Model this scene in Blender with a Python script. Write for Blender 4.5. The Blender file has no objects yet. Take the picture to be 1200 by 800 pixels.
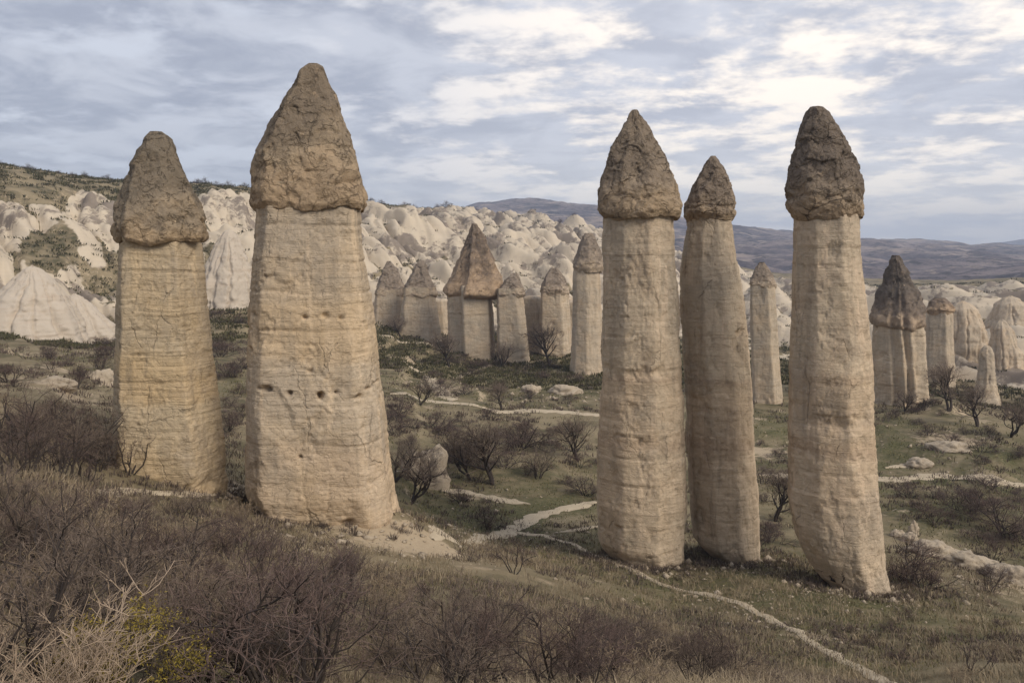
import bpy, math, random
import numpy as np
from mathutils import Vector

# ------------------------------------------------------------------ camera, sky, sun, exposure
SC = bpy.context.scene
COL = SC.collection
W0, H0, F = 1200.0, 800.0, 942.0           # photograph frame and focal length in its pixels
HORIZON = 300.0                            # eye level row in the photograph
PITCH = math.atan((H0 / 2 - HORIZON) / F)
cam_d = bpy.data.cameras.new('camera')
cam_d.sensor_width = 36.0
cam_d.lens = 36.0 * F / W0
cam_d.clip_start = 0.1
cam_d.clip_end = 40000.0
cam = bpy.data.objects.new('camera', cam_d)
COL.objects.link(cam)
cam.location = (0, 0, 0)
cam.rotation_euler = (math.radians(90) - PITCH, 0, 0)
SC.camera = cam

SUN_AZ = math.radians(132)                 # clockwise from the view direction
SUN_EL = math.radians(38)
sun_vec = Vector((math.sin(SUN_AZ) * math.cos(SUN_EL), math.cos(SUN_AZ) * math.cos(SUN_EL), math.sin(SUN_EL)))
SC.view_settings.view_transform = 'Standard'
SC.view_settings.look = 'None'
SC.view_settings.gamma = 1.0
SC.view_settings.use_curve_mapping = False
SC.view_settings.exposure = 1.12

world = bpy.data.worlds.new('World')
SC.world = world
world.use_nodes = True


class NB:
    """small helper to write node trees"""
    def __init__(self, nt):
        self.nt = nt
        nt.nodes.clear()

    def n(self, typ, ins=None, **props):
        nd = self.nt.nodes.new(typ)
        for k, v in props.items():
            setattr(nd, k, v)
        for k, v in (ins or {}).items():
            s = nd.inputs[k]
            if isinstance(v, bpy.types.NodeSocket):
                self.nt.links.new(v, s)
            else:
                s.default_value = v
        return nd

    def math(self, op, a, b=None, c=None, clamp=False):
        nd = self.nt.nodes.new('ShaderNodeMath')
        nd.operation = op
        nd.use_clamp = clamp
        for i, v in enumerate((a, b, c)):
            if v is None:
                continue
            if isinstance(v, bpy.types.NodeSocket):
                self.nt.links.new(v, nd.inputs[i])
            else:
                nd.inputs[i].default_value = v
        return nd.outputs[0]

    def ramp(self, fac, stops, interp='LINEAR'):
        nd = self.nt.nodes.new('ShaderNodeValToRGB')
        cr = nd.color_ramp
        cr.interpolation = interp
        while len(cr.elements) < len(stops):
            cr.elements.new(0.5)
        for e, (p, c) in zip(cr.elements, stops):
            e.position = p
            e.color = (c, c, c, 1) if isinstance(c, (int, float)) else (*c, 1)
        self.nt.links.new(fac, nd.inputs[0])
        return nd.outputs[0]

    def step(self, v, lo, hi):
        nd = self.nt.nodes.new('ShaderNodeMapRange')
        nd.interpolation_type = 'SMOOTHSTEP'
        self.nt.links.new(v, nd.inputs[0])
        nd.inputs[1].default_value = lo
        nd.inputs[2].default_value = hi
        return nd.outputs[0]

    def mix(self, fac, a, b, mode='MIX'):
        nd = self.nt.nodes.new('ShaderNodeMix')
        nd.data_type = 'RGBA'
        nd.blend_type = mode
        for s, v in ((nd.inputs[0], fac), (nd.inputs[6], a), (nd.inputs[7], b)):
            if isinstance(v, bpy.types.NodeSocket):
                self.nt.links.new(v, s)
            elif isinstance(v, (int, float)):
                s.default_value = v
            else:
                s.default_value = (*v, 1)
        return nd.outputs[2]

    def noise(self, vec, scale, detail=4.0, rough=0.55, dist=0.0, out='Fac'):
        nd = self.n('ShaderNodeTexNoise', {'Vector': vec, 'Scale': scale, 'Detail': detail, 'Roughness': rough, 'Distortion': dist})
        return nd.outputs[out]

    def mapping(self, vec, scale=(1, 1, 1), loc=(0, 0, 0), rot=(0, 0, 0)):
        return self.n('ShaderNodeMapping', {'Vector': vec, 'Scale': scale, 'Location': loc, 'Rotation': rot}).outputs[0]


def build_world():
    b = NB(world.node_tree)
    sky = b.n('ShaderNodeTexSky', sky_type='NISHITA', sun_disc=False, sun_elevation=SUN_EL, sun_rotation=SUN_AZ)
    bg_sky = b.n('ShaderNodeBackground', {'Color': sky.outputs[0], 'Strength': 0.09})
    d = b.n('ShaderNodeTexCoord').outputs['Generated']
    sep = b.n('ShaderNodeSeparateXYZ', {0: d})
    zc = b.math('ADD', b.math('MAXIMUM', sep.outputs[2], 0.0), 0.16)
    px = b.math('DIVIDE', sep.outputs[0], zc)
    py = b.math('DIVIDE', sep.outputs[1], zc)
    p = b.n('ShaderNodeCombineXYZ', {0: px, 1: py, 2: 0.0}).outputs[0]
    p = b.mapping(p, scale=(1.25, 1.25, 1), rot=(0, 0, math.radians(12)), loc=(3.1, 1.7, 0))
    big = b.noise(b.mapping(p, scale=(0.95, 1.0, 1), loc=(5.3, 0.9, 0)), 1.9, 8.0, 0.58, 0.1)
    fine = b.noise(b.mapping(p, scale=(0.9, 1.0, 1), loc=(9, 4, 0)), 5.5, 8.0, 0.62, 0.15)
    dens = b.math('ADD', b.math('MULTIPLY', big, 0.74), b.math('MULTIPLY', fine, 0.26))
    # thin bright cloud where the veil lets the day through, ahead and to the right
    gv = Vector((math.sin(math.radians(25)), math.cos(math.radians(25)), 0.20)).normalized()
    sd = b.n('ShaderNodeVectorMath', {0: d, 1: tuple(gv)}, operation='DOT_PRODUCT').outputs['Value']
    glow = b.step(sd, 0.74, 1.0)
    dens = b.math('SUBTRACT', dens, b.math('MULTIPLY', glow, 0.035))
    cover = b.step(dens, 0.385, 0.515)
    gap = b.mix(glow, (0.345, 0.36, 0.40), (0.66, 0.59, 0.51))
    shade = b.noise(b.mapping(p, loc=(2, 7, 0)), 2.6, 8.0, 0.6, 0.4)
    cl = b.mix(b.step(shade, 0.36, 0.64), (0.195, 0.207, 0.248), (0.315, 0.325, 0.36))
    cl = b.mix(b.math('MULTIPLY', glow, 0.35), cl, (0.42, 0.42, 0.45))
    col = b.mix(cover, gap, cl)
    # towards the horizon layers overlap into an even pale veil
    hz = b.step(sep.outputs[2], 0.17, 0.0)
    veil = b.mix(glow, (0.35, 0.365, 0.40), (0.60, 0.575, 0.535))
    col = b.mix(b.math('MULTIPLY', hz, 0.6), col, veil)
    bg_cl = b.n('ShaderNodeBackground', {'Color': col, 'Strength': 1.0})
    mx = b.n('ShaderNodeMixShader', {0: 0.94, 1: bg_sky.outputs[0], 2: bg_cl.outputs[0]})
    out = b.n('ShaderNodeOutputWorld')
    b.nt.links.new(mx.outputs[0], out.inputs[0])


build_world()

sun_d = bpy.data.lights.new('sun', 'SUN')
sun_d.energy = 1.5
sun_d.angle = math.radians(26)
sun_d.color = (1.0, 0.91, 0.78)
sun = bpy.data.objects.new('sun', sun_d)
COL.objects.link(sun)
sun.rotation_euler = (-sun_vec).to_track_quat('-Z', 'Y').to_euler()

# ------------------------------------------------------------------ numeric helpers
rng = np.random.default_rng(7)
random.seed(7)


def _hash(ix, iy, iz, seed):
    h = (ix.astype(np.int64) * 374761393 + iy.astype(np.int64) * 668265263 + iz.astype(np.int64) * 2147483647 + seed * 1274126177) & 0xFFFFFFFF
    h = ((h ^ (h >> 13)) * 1274126177) & 0xFFFFFFFF
    h = ((h ^ (h >> 16)) * 2246822519) & 0xFFFFFFFF
    return (h ^ (h >> 15)) & 0xFFFFFFFF


def gnoise(x, y, z, seed=0):
    """gradient noise, about -1..1"""
    x, y, z = np.broadcast_arrays(np.asarray(x, float), np.asarray(y, float), np.asarray(z, float))
    ix, iy, iz = np.floor(x).astype(np.int64), np.floor(y).astype(np.int64), np.floor(z).astype(np.int64)
    fx, fy, fz = x - ix, y - iy, z - iz
    ux, uy, uz = (f * f * f * (f * (f * 6 - 15) + 10) for f in (fx, fy, fz))
    r = 0
    for dx in (0, 1):
        wx = ux if dx else 1 - ux
        for dy in (0, 1):
            wy = uy if dy else 1 - uy
            for dz in (0, 1):
                wz = uz if dz else 1 - uz
                h = _hash(ix + dx, iy + dy, iz + dz, seed)
                g = ((h & 1023) / 511.5 - 1) * (fx - dx) + (((h >> 10) & 1023) / 511.5 - 1) * (fy - dy) + (((h >> 20) & 1023) / 511.5 - 1) * (fz - dz)
                r = r + wx * wy * wz * g
    return r * 1.3


def fbm(x, y, z, octv=4, seed=0, gain=0.5):
    a, f, s = 1.0, 1.0, 0.0
    for o in range(octv):
        s = s + a * gnoise(x * f, y * f, z * f, seed + o * 17)
        a *= gain
        f *= 2.03
    return s


def worley(x, y, z, seed=0, flat=False):
    x, y, z = np.broadcast_arrays(np.asarray(x, float), np.asarray(y, float), np.asarray(z, float))
    ix, iy, iz = np.floor(x).astype(np.int64), np.floor(y).astype(np.int64), np.floor(z).astype(np.int64)
    f1 = np.full(x.shape, 9.0)
    f2 = np.full(x.shape, 9.0)
    cid = np.zeros(x.shape)
    for dx in (-1, 0, 1):
        for dy in (-1, 0, 1):
            for dz in ((0,) if flat else (-1, 0, 1)):
                h = _hash(ix + dx, iy + dy, iz + dz, seed)
                cx = ix + dx + (h & 1023) / 1023.0
                cy = iy + dy + ((h >> 10) & 1023) / 1023.0
                cz = z if flat else iz + dz + ((h >> 20) & 1023) / 1023.0
                dd = np.sqrt((x - cx) ** 2 + (y - cy) ** 2 + (z - cz) ** 2)
                near = dd < f1
                f2 = np.where(near, f1, np.minimum(f2, dd))
                cid = np.where(near, ((h >> 3) & 4095) / 4095.0, cid)
                f1 = np.where(near, dd, f1)
    return f1, f2, cid


def sstep(a, b, x):
    t = np.clip((x - a) / (b - a), 0, 1)
    return t * t * (3 - 2 * t)


CP, SP = math.cos(PITCH), math.sin(PITCH)


def ray(px, py):
    """world direction of a point of the photograph"""
    rx, ru = px - W0 / 2, -(py - H0 / 2)
    return np.array([rx, F * CP + ru * SP, -F * SP + ru * CP])


def P(px, py, d):
    v = ray(px, py)
    return v * (d / math.hypot(v[0], v[1]))


def mesh_obj(name, verts, faces, mat, parent=None, smooth=True, attrs=None):
    """verts (N,3); faces (M,3) or (M,4) int array"""
    me = bpy.data.meshes.new(name)
    verts = np.ascontiguousarray(verts, dtype=np.float32)
    faces = np.ascontiguousarray(faces, dtype=np.int32)
    k = faces.shape[1]
    me.vertices.add(len(verts))
    me.vertices.foreach_set('co', verts.ravel())
    me.loops.add(faces.size)
    me.loops.foreach_set('vertex_index', faces.ravel())
    me.polygons.add(len(faces))
    me.polygons.foreach_set('loop_start', np.arange(0, faces.size, k, dtype=np.int32))
    me.polygons.foreach_set('loop_total', np.full(len(faces), k, dtype=np.int32))
    if smooth:
        me.polygons.foreach_set('use_smooth', np.ones(len(faces), dtype=bool))
    for an, av in (attrs or {}).items():
        a = me.attributes.new(an, 'FLOAT', 'POINT')
        a.data.foreach_set('value', np.ascontiguousarray(av, dtype=np.float32).ravel())
    me.update(calc_edges=True)
    me.validate()
    me.materials.append(mat)
    o = bpy.data.objects.new(name, me)
    COL.objects.link(o)
    if parent is not None:
        o.parent = parent
    return o


def grid_faces(nr, nc, wrap=False):
    r = np.arange(nr - 1)[:, None]
    c = np.arange(nc if wrap else nc - 1)[None, :]
    c2 = (c + 1) % nc
    a = r * nc + c
    bq = r * nc + c2
    return np.stack([a, bq, bq + nc, a + nc], -1).reshape(-1, 4)


def tag(o, label=None, cat=None, group=None, kind=None):
    for k, v in (('label', label), ('category', cat), ('group', group), ('kind', kind)):
        if v:
            o[k] = v
    return o


def empty(name, loc, rz=0.0):
    o = bpy.data.objects.new(name, None)
    o.empty_display_size = 0.5
    COL.objects.link(o)
    o.location = loc
    o.rotation_euler = (0, 0, rz)
    return o


def new_mat(name):
    m = bpy.data.materials.new(name)
    m.use_nodes = True
    return m, NB(m.node_tree)


def finish(b, col, rough=0.95, bump=None, bstr=0.5, bdist=0.1, spec=0.15, transl=None):
    ins = {'Base Color': col, 'Roughness': rough, 'Specular IOR Level': spec}
    bs = b.n('ShaderNodeBsdfPrincipled', ins)
    if bump is not None:
        bp = b.n('ShaderNodeBump', {'Height': bump, 'Strength': bstr, 'Distance': bdist})
        b.nt.links.new(bp.outputs[0], bs.inputs['Normal'])
    out = b.n('ShaderNodeOutputMaterial')
    b.nt.links.new(bs.outputs[0], out.inputs[0])


# ------------------------------------------------------------------ terrain shape
# control points: (photo x, photo y, horizontal metres from the viewpoint)
CTRL = [
    (0, 800, 7), (300, 800, 9), (600, 800, 12.5), (900, 800, 18), (1200, 800, 25),
    (0, 650, 15), (0, 545, 27), (0, 445, 72), (60, 440, 90), (0, 398, 150),
    (150, 655, 20), (150, 580, 40), (200, 557, 48), (250, 480, 80), (265, 405, 140), (270, 352, 200),
    (300, 700, 18), (300, 622, 38), (375, 618, 45), (460, 645, 40), (450, 720, 21), (600, 720, 23), (600, 660, 42), (520, 634, 55),
    (600, 625, 64), (485, 580, 72), (575, 540, 86), (690, 590, 74), (470, 470, 120), (600, 480, 127), (700, 487, 128),
    (500, 400, 205), (580, 422, 190), (690, 434, 175), (640, 402, 220),
    (750, 656, 55), (850, 657, 57), (800, 702, 44), (870, 704, 43), (1000, 690, 51), (1040, 795, 28), (750, 750, 26),
    (900, 558, 95), (905, 600, 78), (890, 466, 135), (905, 520, 108), (840, 450, 155),
    (1050, 562, 97), (1200, 567, 100), (1100, 640, 68), (1200, 695, 60), (1200, 755, 38), (1150, 610, 78),
    (1055, 470, 140), (1090, 472, 135), (1200, 525, 115),
    (1150, 478, 178), (1200, 473, 195), (1120, 440, 225), (1150, 352, 330), (1080, 362, 330), (1200, 352, 330),
    (1150, 344, 420), (1000, 332, 650),
    (0, 390, 175), (60, 388, 185), (140, 390, 190), (0, 197, 340), (130, 214, 360), (230, 217, 380), (300, 224, 400),
    (430, 239, 450), (540, 249, 540), (620, 259, 600), (700, 271, 680), (790, 292, 800), (900, 314, 850),
    (450, 352, 260), (600, 346, 290), (680, 346, 310), (810, 346, 360), (930, 376, 320), (930, 334, 600),
    (540, 244, 2600), (700, 243, 2600), (800, 256, 2600), (900, 270, 2600), (1000, 280, 2600), (1200, 291, 2600),
    (1200, 322, 900), (1000, 314, 1000), (800, 286, 1300), (620, 262, 1500),
]
pts = [P(*c) for c in CTRL]
cp_az = [math.atan2(p[0], p[1]) for p in pts]
cp_ld = [math.log(c[2]) for c in CTRL]
cp_z = [p[2] for p in pts]


def extra(az_deg, d, z):
    cp_az.append(math.radians(az_deg)); cp_ld.append(math.log(d)); cp_z.append(z)


for az in (-60, -32, -10, 10, 32, 60):
    extra(az, 1.0, -1.7)
    extra(az, 2.0, -1.95)
for px, d, f in ((0, 340, 1.0), (130, 360, 1.0), (300, 400, 1.0), (430, 450, 1.0)):     # flat plateau behind the crest
    i = [c[:1] + c[2:] for c in CTRL].index((px, d))
    extra(math.degrees(cp_az[i]), d * 1.5, cp_z[i] * 0.95)
for az in (-60, -32, -20, -8):
    extra(az, 2600, 30)
for az in (-60, -30, 0, 30, 60):
    extra(az, 6000, -120)
for az, sgn in ((-58, -1), (58, 1)):
    L = sgn < 0
    extra(az, 8, -3.2 if L else -6)
    extra(az, 25, -5.5 if L else -13)
    extra(az, 60, -7 if L else -22)
    extra(az, 130, -10 if L else -27)
    extra(az, 330, 36 if L else -20)
    extra(az, 800, 38 if L else -18)
CA = np.array([np.array(cp_az) * 2.6, np.array(cp_ld)]).T
CZ = np.array(cp_z)


def tps_k(a, b):
    r2 = ((a[:, None, :] - b[None, :, :]) ** 2).sum(-1)
    return 0.5 * r2 * np.log(r2 + 1e-12)


# heights are fitted as elevation angle (z / d): even accuracy near and far
cd = np.exp(CA[:, 1])
ctan = CZ / cd
K = tps_k(CA, CA) + np.eye(len(CA)) * 2e-4
A = np.zeros((len(CA) + 3, len(CA) + 3))
A[:len(CA), :len(CA)] = K
A[:len(CA), len(CA)] = A[len(CA), :len(CA)] = 1
A[:len(CA), len(CA) + 1:] = CA
A[len(CA) + 1:, :len(CA)] = CA.T
TW = np.linalg.solve(A, np.concatenate([ctan, np.zeros(3)]))


def base_z(x, y):
    sh = np.shape(x)
    x = np.ravel(x).astype(float); y = np.ravel(y).astype(float)
    az = np.arctan2(x, y)
    d = np.maximum(np.hypot(x, y), 1.0)
    azc = np.clip(az, -1.0, 1.0)
    q = np.array([azc * 2.6, np.log(d)]).T
    z = np.empty(len(q))
    for s in range(0, len(q), 60000):
        e = slice(s, s + 60000)
        z[e] = tps_k(q[e], CA) @ TW[:-3] + TW[-3] + q[e] @ TW[-2:]
    z = z * d
    back = sstep(1.0, 2.4, np.abs(az))
    z = z * (1 - back) + back * (-1.7 + 0.02 * np.minimum(d, 800))
    return z.reshape(sh)


# where the pale eroded tuff lies (1) and where soil with scrub (0)
TUFF = [(0, 330, 210, 1), (0, 250, 280, 1), (0, 222, 315, 0), (70, 222, 325, 0), (130, 228, 330, .1), (250, 228, 360, .2), (60, 285, 250, .3), (100, 300, 230, 1), (100, 240, 310, 1), (200, 300, 250, 1), (270, 300, 260, 1), (270, 240, 340, 1),
        (430, 300, 300, 1), (450, 260, 400, 1), (560, 290, 400, 1), (600, 265, 550, .9), (680, 300, 450, 1), (690, 275, 640, .8), (800, 310, 500, 1), (930, 350, 420, 1),
        (1000, 350, 400, .9), (1100, 380, 290, .8), (1160, 380, 290, .75), (1200, 400, 260, .8), (1150, 346, 380, .75), (1080, 340, 420, .75), (1200, 342, 430, .7), (500, 340, 290, 1), (640, 345, 310, 1), (450, 345, 270, 1), (800, 345, 360, .9),
        (0, 398, 150, 0), (100, 400, 160, 0), (270, 370, 190, 0), (500, 410, 190, 0), (600, 430, 180, 0), (700, 440, 170, 0), (900, 480, 130, 0), (1050, 480, 130, 0),
        (1200, 530, 110, 0), (1150, 478, 170, .2), (1000, 325, 800, .1), (1200, 330, 700, .1), (800, 290, 1100, .1), (600, 255, 2000, 0), (900, 270, 2500, 0), (1200, 300, 2000, 0),
        (0, 190, 420, 0), (130, 205, 450, 0), (300, 215, 500, 0), (430, 235, 560, 0), (620, 255, 780, 0), (0, 545, 27, 0), (600, 620, 60, 0), (1200, 600, 80, 0), (-400, 300, 200, 1), (-400, 240, 300, .7)]
tp = [P(*t[:3]) for t in TUFF]
TA = np.array([[math.atan2(p[0], p[1]) * 4.0, math.log(t[2]) * 1.6] for p, t in zip(tp, TUFF)])
TV = np.array([t[3] for t in TUFF])


def tuff_mask(x, y, soft=False):
    sh = np.shape(x)
    x = np.ravel(x); y = np.ravel(y)
    d = np.maximum(np.hypot(x, y), 1)
    q = np.array([np.clip(np.arctan2(x, y), -1.2, 1.2) * 4.0, np.log(d) * 1.6]).T
    out = np.empty(len(q))
    for s in range(0, len(q), 60000):
        e = slice(s, s + 60000)
        r2 = ((q[e][:, None, :] - TA[None]) ** 2).sum(-1)
        w = 1 / (r2 + 0.004) ** 1.6
        out[e] = (w * TV).sum(1) / w.sum(1)
    return (sstep(0.2, 0.95, out) if soft else sstep(0.38, 0.62, out)).reshape(sh)


def cone_field(x, y):
    """eroded cones and ribs, running down the slope; 0..1"""
    wx = x + 5 * fbm(x / 30, y / 30, 0.3, 2, 51)
    wy = y + 5 * fbm(x / 30, y / 30, 4.3, 2, 52)
    c, s = math.cos(math.radians(52)), math.sin(math.radians(52))
    u = wx * c - wy * s          # down the ribs
    v = wx * s + wy * c
    f1, f2, cid = worley(u / 40.0, v / 19.0, 0.0, 61, True)
    n1 = np.abs(gnoise(u / 62.0, v / 15.0, 0.3, 63) + 0.35 * gnoise(u / 30.0, v / 13.0, 3.3, 64))
    n2 = np.abs(gnoise(u / 24.0, v / 6.2, 0.7, 65) + 0.3 * gnoise(u / 10.0, v / 5.0, 2.7, 66))
    big = 1.25 * np.minimum(n1, 0.75) ** 0.75 + 0.45 * (1 - np.clip(f1, 0, 1.1) ** 1.2) * (0.4 + cid)
    sm = 1.3 * np.minimum(n2, 0.75) ** 0.75
    crease = np.clip(n1 / 0.22, 0, 1)
    crease2 = np.clip(n2 / 0.20, 0, 1)
    return big, sm, crease, crease2


MOUND = [(P(430, 630, 44), 3.4, 1.3), (P(488, 640, 45.5), 3.0, 1.3), (P(200, 560, 48), 3.0, 0.2)]


def height(x, y, full=False):
    x = np.asarray(x, float); y = np.asarray(y, float)
    z = base_z(x, y)
    d = np.hypot(x, y)
    t = tuff_mask(x, y) * sstep(140, 190, d) * (1 - sstep(900, 1300, d))
    # ordinary ground unevenness grows with distance from the path of the eye
    amp = 0.10 + 0.45 * sstep(15, 60, d) + 1.0 * sstep(120, 300, d)
    z = z + amp * fbm(x / 9, y / 9, 0.1, 3, 3) * 0.5 + 0.10 * fbm(x / 1.7, y / 1.7, 0.5, 3, 9) * sstep(3, 10, d) * (1 - sstep(200, 300, d))
    z = z + sstep(500, 1200, d) * (13 * fbm(x / 130, y / 130, 0.7, 5, 23) + 16 * np.abs(fbm(x / 420, y / 300, 0.2, 3, 27)) - 6)
    # worn terraces on the valley floor
    tz = (z + 0.8 * fbm(x / 22, y / 22, 1.7, 2, 91)) / 1.9
    fr = tz - np.floor(tz)
    z = z + (sstep(0.32, 0.68, fr) - fr) * 1.9 * 0.75 * sstep(58, 75, d) * (1 - sstep(190, 260, d)) * (1 - t)
    big, sm, cr, cr2 = cone_field(x, y)
    sc = 0.8 + 0.5 * sstep(200, 420, d)
    ru, rv = 0.62 * x - 0.79 * y, 0.79 * x + 0.62 * y
    rib = np.abs(gnoise(rv / 3.4 + 0.5 * gnoise(x / 9, y / 9, .1, 46), ru / 15.0, 0.4, 45))
    bump = 12.0 * sc * (big - 0.75) + 4.6 * sc * (sm - 0.5) - 2.6 * (0.35 - np.minimum(rib, 0.35)) * 2 + 0.5 * fbm(x / 3, y / 3, 0.2, 3, 44)
    z = z + tuff_mask(x, y, True) * sstep(140, 190, d) * (1 - sstep(900, 1300, d)) * bump
    for c, r, h in MOUND:
        z = z + h * np.exp(-(((x - c[0]) ** 2 + (y - c[1]) ** 2) / r ** 2))
    if full:
        return z, t, big, sm, cr, cr2
    return z


_dl = np.exp(np.linspace(math.log(3), math.log(4500), 420))


def hit(px, py):
    """first meeting of a photograph ray with the terrain; the crest if it passes above"""
    v = ray(px, py)
    v = v / math.hypot(v[0], v[1])
    zz = height(v[0] * _dl, v[1] * _dl)
    below = v[2] * _dl <= zz
    if not below.any():
        k = int(np.argmax(np.where(_dl < 900, zz / _dl, -9)))
        return np.array([v[0] * _dl[k], v[1] * _dl[k], zz[k]]), _dl[k]
    k = int(np.argmax(below))
    a, e = _dl[max(k - 1, 0)], _dl[k]
    for _ in range(2):
        t = np.linspace(a, e, 9)
        zz = height(v[0] * t, v[1] * t)
        j = int(np.argmax(v[2] * t <= zz)) or 8
        a, e = t[j - 1], t[j]
    return np.array([v[0] * e, v[1] * e, zz[j]]), e


def at_d(px, d):
    v = ray(px, 400)
    v = v / math.hypot(v[0], v[1])
    x, y = v[0] * d, v[1] * d
    return np.array([x, y, float(height(np.array([x]), np.array([y]))[0])])


# ------------------------------------------------------------------ ground materials
def mat_ground():
    m, b = new_mat('valley soil and turf')
    co = b.n('ShaderNodeTexCoord').outputs['Object']
    at = lambda nm: b.n('ShaderNodeAttribute', attribute_name=nm).outputs['Fac']
    tuff, soil, green = at('tuff'), at('soil'), at('green')
    n1 = b.noise(co, 0.09, 6, 0.62)
    n2 = b.noise(co, 0.55, 6, 0.65)
    n3 = b.noise(co, 3.3, 5, 0.7)
    turf = b.mix(b.step(n2, 0.36, 0.64), (0.075, 0.068, 0.038), (0.19, 0.15, 0.092))
    turf = b.mix(b.step(n1, 0.42, 0.62), turf, (0.25, 0.20, 0.125))
    gr = b.mix(b.step(n3, 0.3, 0.7), (0.065, 0.066, 0.030), (0.15, 0.135, 0.07))
    turf = b.mix(b.math('MULTIPLY', green, b.step(b.noise(co, 0.25, 7, 0.68), 0.36, 0.62), clamp=True), turf, gr)
    turf = b.mix(b.math('MULTIPLY', b.step(n3, 0.55, 0.75), 0.5), turf, (0.22, 0.175, 0.115))
    earth = b.mix(n3, (0.30, 0.23, 0.15), (0.46, 0.37, 0.26))
    sfac = b.step(b.math('ADD', soil, b.math('MULTIPLY', b.math('SUBTRACT', b.noise(co, 0.8, 8, 0.75), 0.5), 2.2)), 0.42, 0.72)
    sfac = b.math('MAXIMUM', sfac, b.math('MULTIPLY', b.step(b.noise(b.mapping(co, loc=(40, 9, 0)), 0.16, 7, 0.7), 0.60, 0.68), 0.75))
    turf = b.mix(sfac, turf, earth)
    # pale tuff with weather stain, faint bedding and grey-brown crusts
    zs = b.noise(b.mapping(co, scale=(0.05, 0.05, 1.1)), 1.0, 4, 0.6)
    t1 = b.mix(b.noise(co, 0.05, 5, 0.6), (0.54, 0.445, 0.325), (0.47, 0.405, 0.315))
    t1 = b.mix(b.math('MULTIPLY', b.step(zs, 0.45, 0.7), 0.35), t1, (0.44, 0.36, 0.28))
    crust = b.math('MULTIPLY', b.step(b.noise(b.mapping(co, loc=(3, 3, 9)), 0.05, 9, 0.72), 0.505, 0.565), 0.85)
    t1 = b.mix(crust, t1, b.mix(n2, (0.13, 0.105, 0.085), (0.22, 0.175, 0.14)))
    tf = b.step(b.math('ADD', tuff, b.math('MULTIPLY', b.math('SUBTRACT', b.noise(co, 0.12, 6, 0.65), 0.5), 0.9)), 0.4, 0.55)
    col = b.mix(tf, turf, t1)
    bump = b.math('ADD', b.noise(co, 1.2, 8, 0.7), b.math('MULTIPLY', b.noise(co, 9.0, 5, 0.7), 0.35))
    finish(b, col, 0.97, bump, 0.55, 0.25, 0.1)
    return m


def mat_far():
    m, b = new_mat('far scrub plateau')
    co = b.n('ShaderNodeTexCoord').outputs['Object']
    n1 = b.noise(b.mapping(co, scale=(0.8, 1, 1)), 0.009, 9, 0.72)
    n2 = b.noise(co, 0.045, 8, 0.8)
    c = b.mix(b.step(n1, 0.38, 0.62), (0.10, 0.09, 0.105), (0.29, 0.24, 0.235))
    c = b.mix(b.math('MULTIPLY', b.step(n2, 0.50, 0.58), 0.85), c, (0.055, 0.055, 0.06))
    pale = b.math('MULTIPLY', b.step(b.noise(b.mapping(co, scale=(0.6, 1, 3), loc=(9, 2, 4)), 0.013, 9, 0.75), 0.52, 0.58), 0.8)
    c = b.mix(pale, c, (0.42, 0.34, 0.285))
    finish(b, c, 0.98, n2, 1.0, 9.0, 0.05)
    return m


M_ground = mat_ground()
M_far = mat_far()


# ------------------------------------------------------------------ ground sheets
SOILS = [(430, 622, 2.6, .8), (482, 634, 2.3, .85), (512, 640, 1.5, .6), (395, 640, 1.2, .35), (250, 560, 2.6, .9), (120, 445, 9, .8), (60, 450, 7, .6), (1110, 515, 6, .7), (895, 530, 5, .8), (520, 455, 7, .7),
         (480, 425, 7, .6), (1040, 600, 4, .4), (1000, 690, 3, .5), (770, 650, 3, .4), (1180, 690, 5, .6), (660, 440, 7, .5), (660, 400, 9, .6), (1120, 480, 6, .5), (40, 415, 9, .5)]
GREENS = [(335, 740, 1.6, 1.3), (300, 715, 1.2, 1.0), (455, 700, 2.2, 1.0), (260, 790, 1.2, 1.0), (560, 690, 2.4, .9), (640, 700, 2.5, .9), (950, 770, 3, .9), (840, 690, 7, 1.3), (800, 660, 6, 1.2), (900, 660, 6, 1), (590, 560, 14, .8), (680, 620, 9, .9), (560, 610, 9, .8), (640, 455, 22, .8), (480, 455, 16, .6), (900, 520, 14, 1.2), (1080, 520, 18, 1.0),
          (1120, 600, 14, .9), (1150, 555, 12, .8), (530, 430, 18, .7), (1100, 720, 10, .6), (1000, 730, 8, .5), (340, 720, 4, .8), (250, 455, 14, .7), (60, 420, 16, .5), (290, 545, 4, .9), (280, 400, 12, .4)]
soil_c = [(hit(a, b_)[0], r, w) for a, b_, r, w in SOILS]
green_c = [(hit(a, b_)[0], r, w) for a, b_, r, w in GREENS]


def blobs(x, y, lst):
    s = np.zeros_like(x)
    for c, r, w in lst:
        s = s + w * np.exp(-(((x - c[0]) ** 2 + (y - c[1]) ** 2) / r ** 2))
    return s


AZ = np.concatenate([np.radians(np.linspace(-180, -48, 34, endpoint=False)), np.radians(np.linspace(-48, -36, 40, endpoint=False)),
                     np.radians(np.linspace(-36, 36, 560, endpoint=False)), np.radians(np.linspace(36, 48, 40, endpoint=False)), np.radians(np.linspace(48, 180, 34, endpoint=False))])
RG = np.exp(np.concatenate([np.linspace(math.log(0.6), math.log(6), 24, endpoint=False), np.linspace(math.log(6), math.log(50), 150, endpoint=False), np.linspace(math.log(50), math.log(150), 140)]))
RH = np.exp(np.linspace(math.log(150), math.log(850), 430))
RF = np.exp(np.linspace(math.log(850), math.log(5200), 150))


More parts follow.
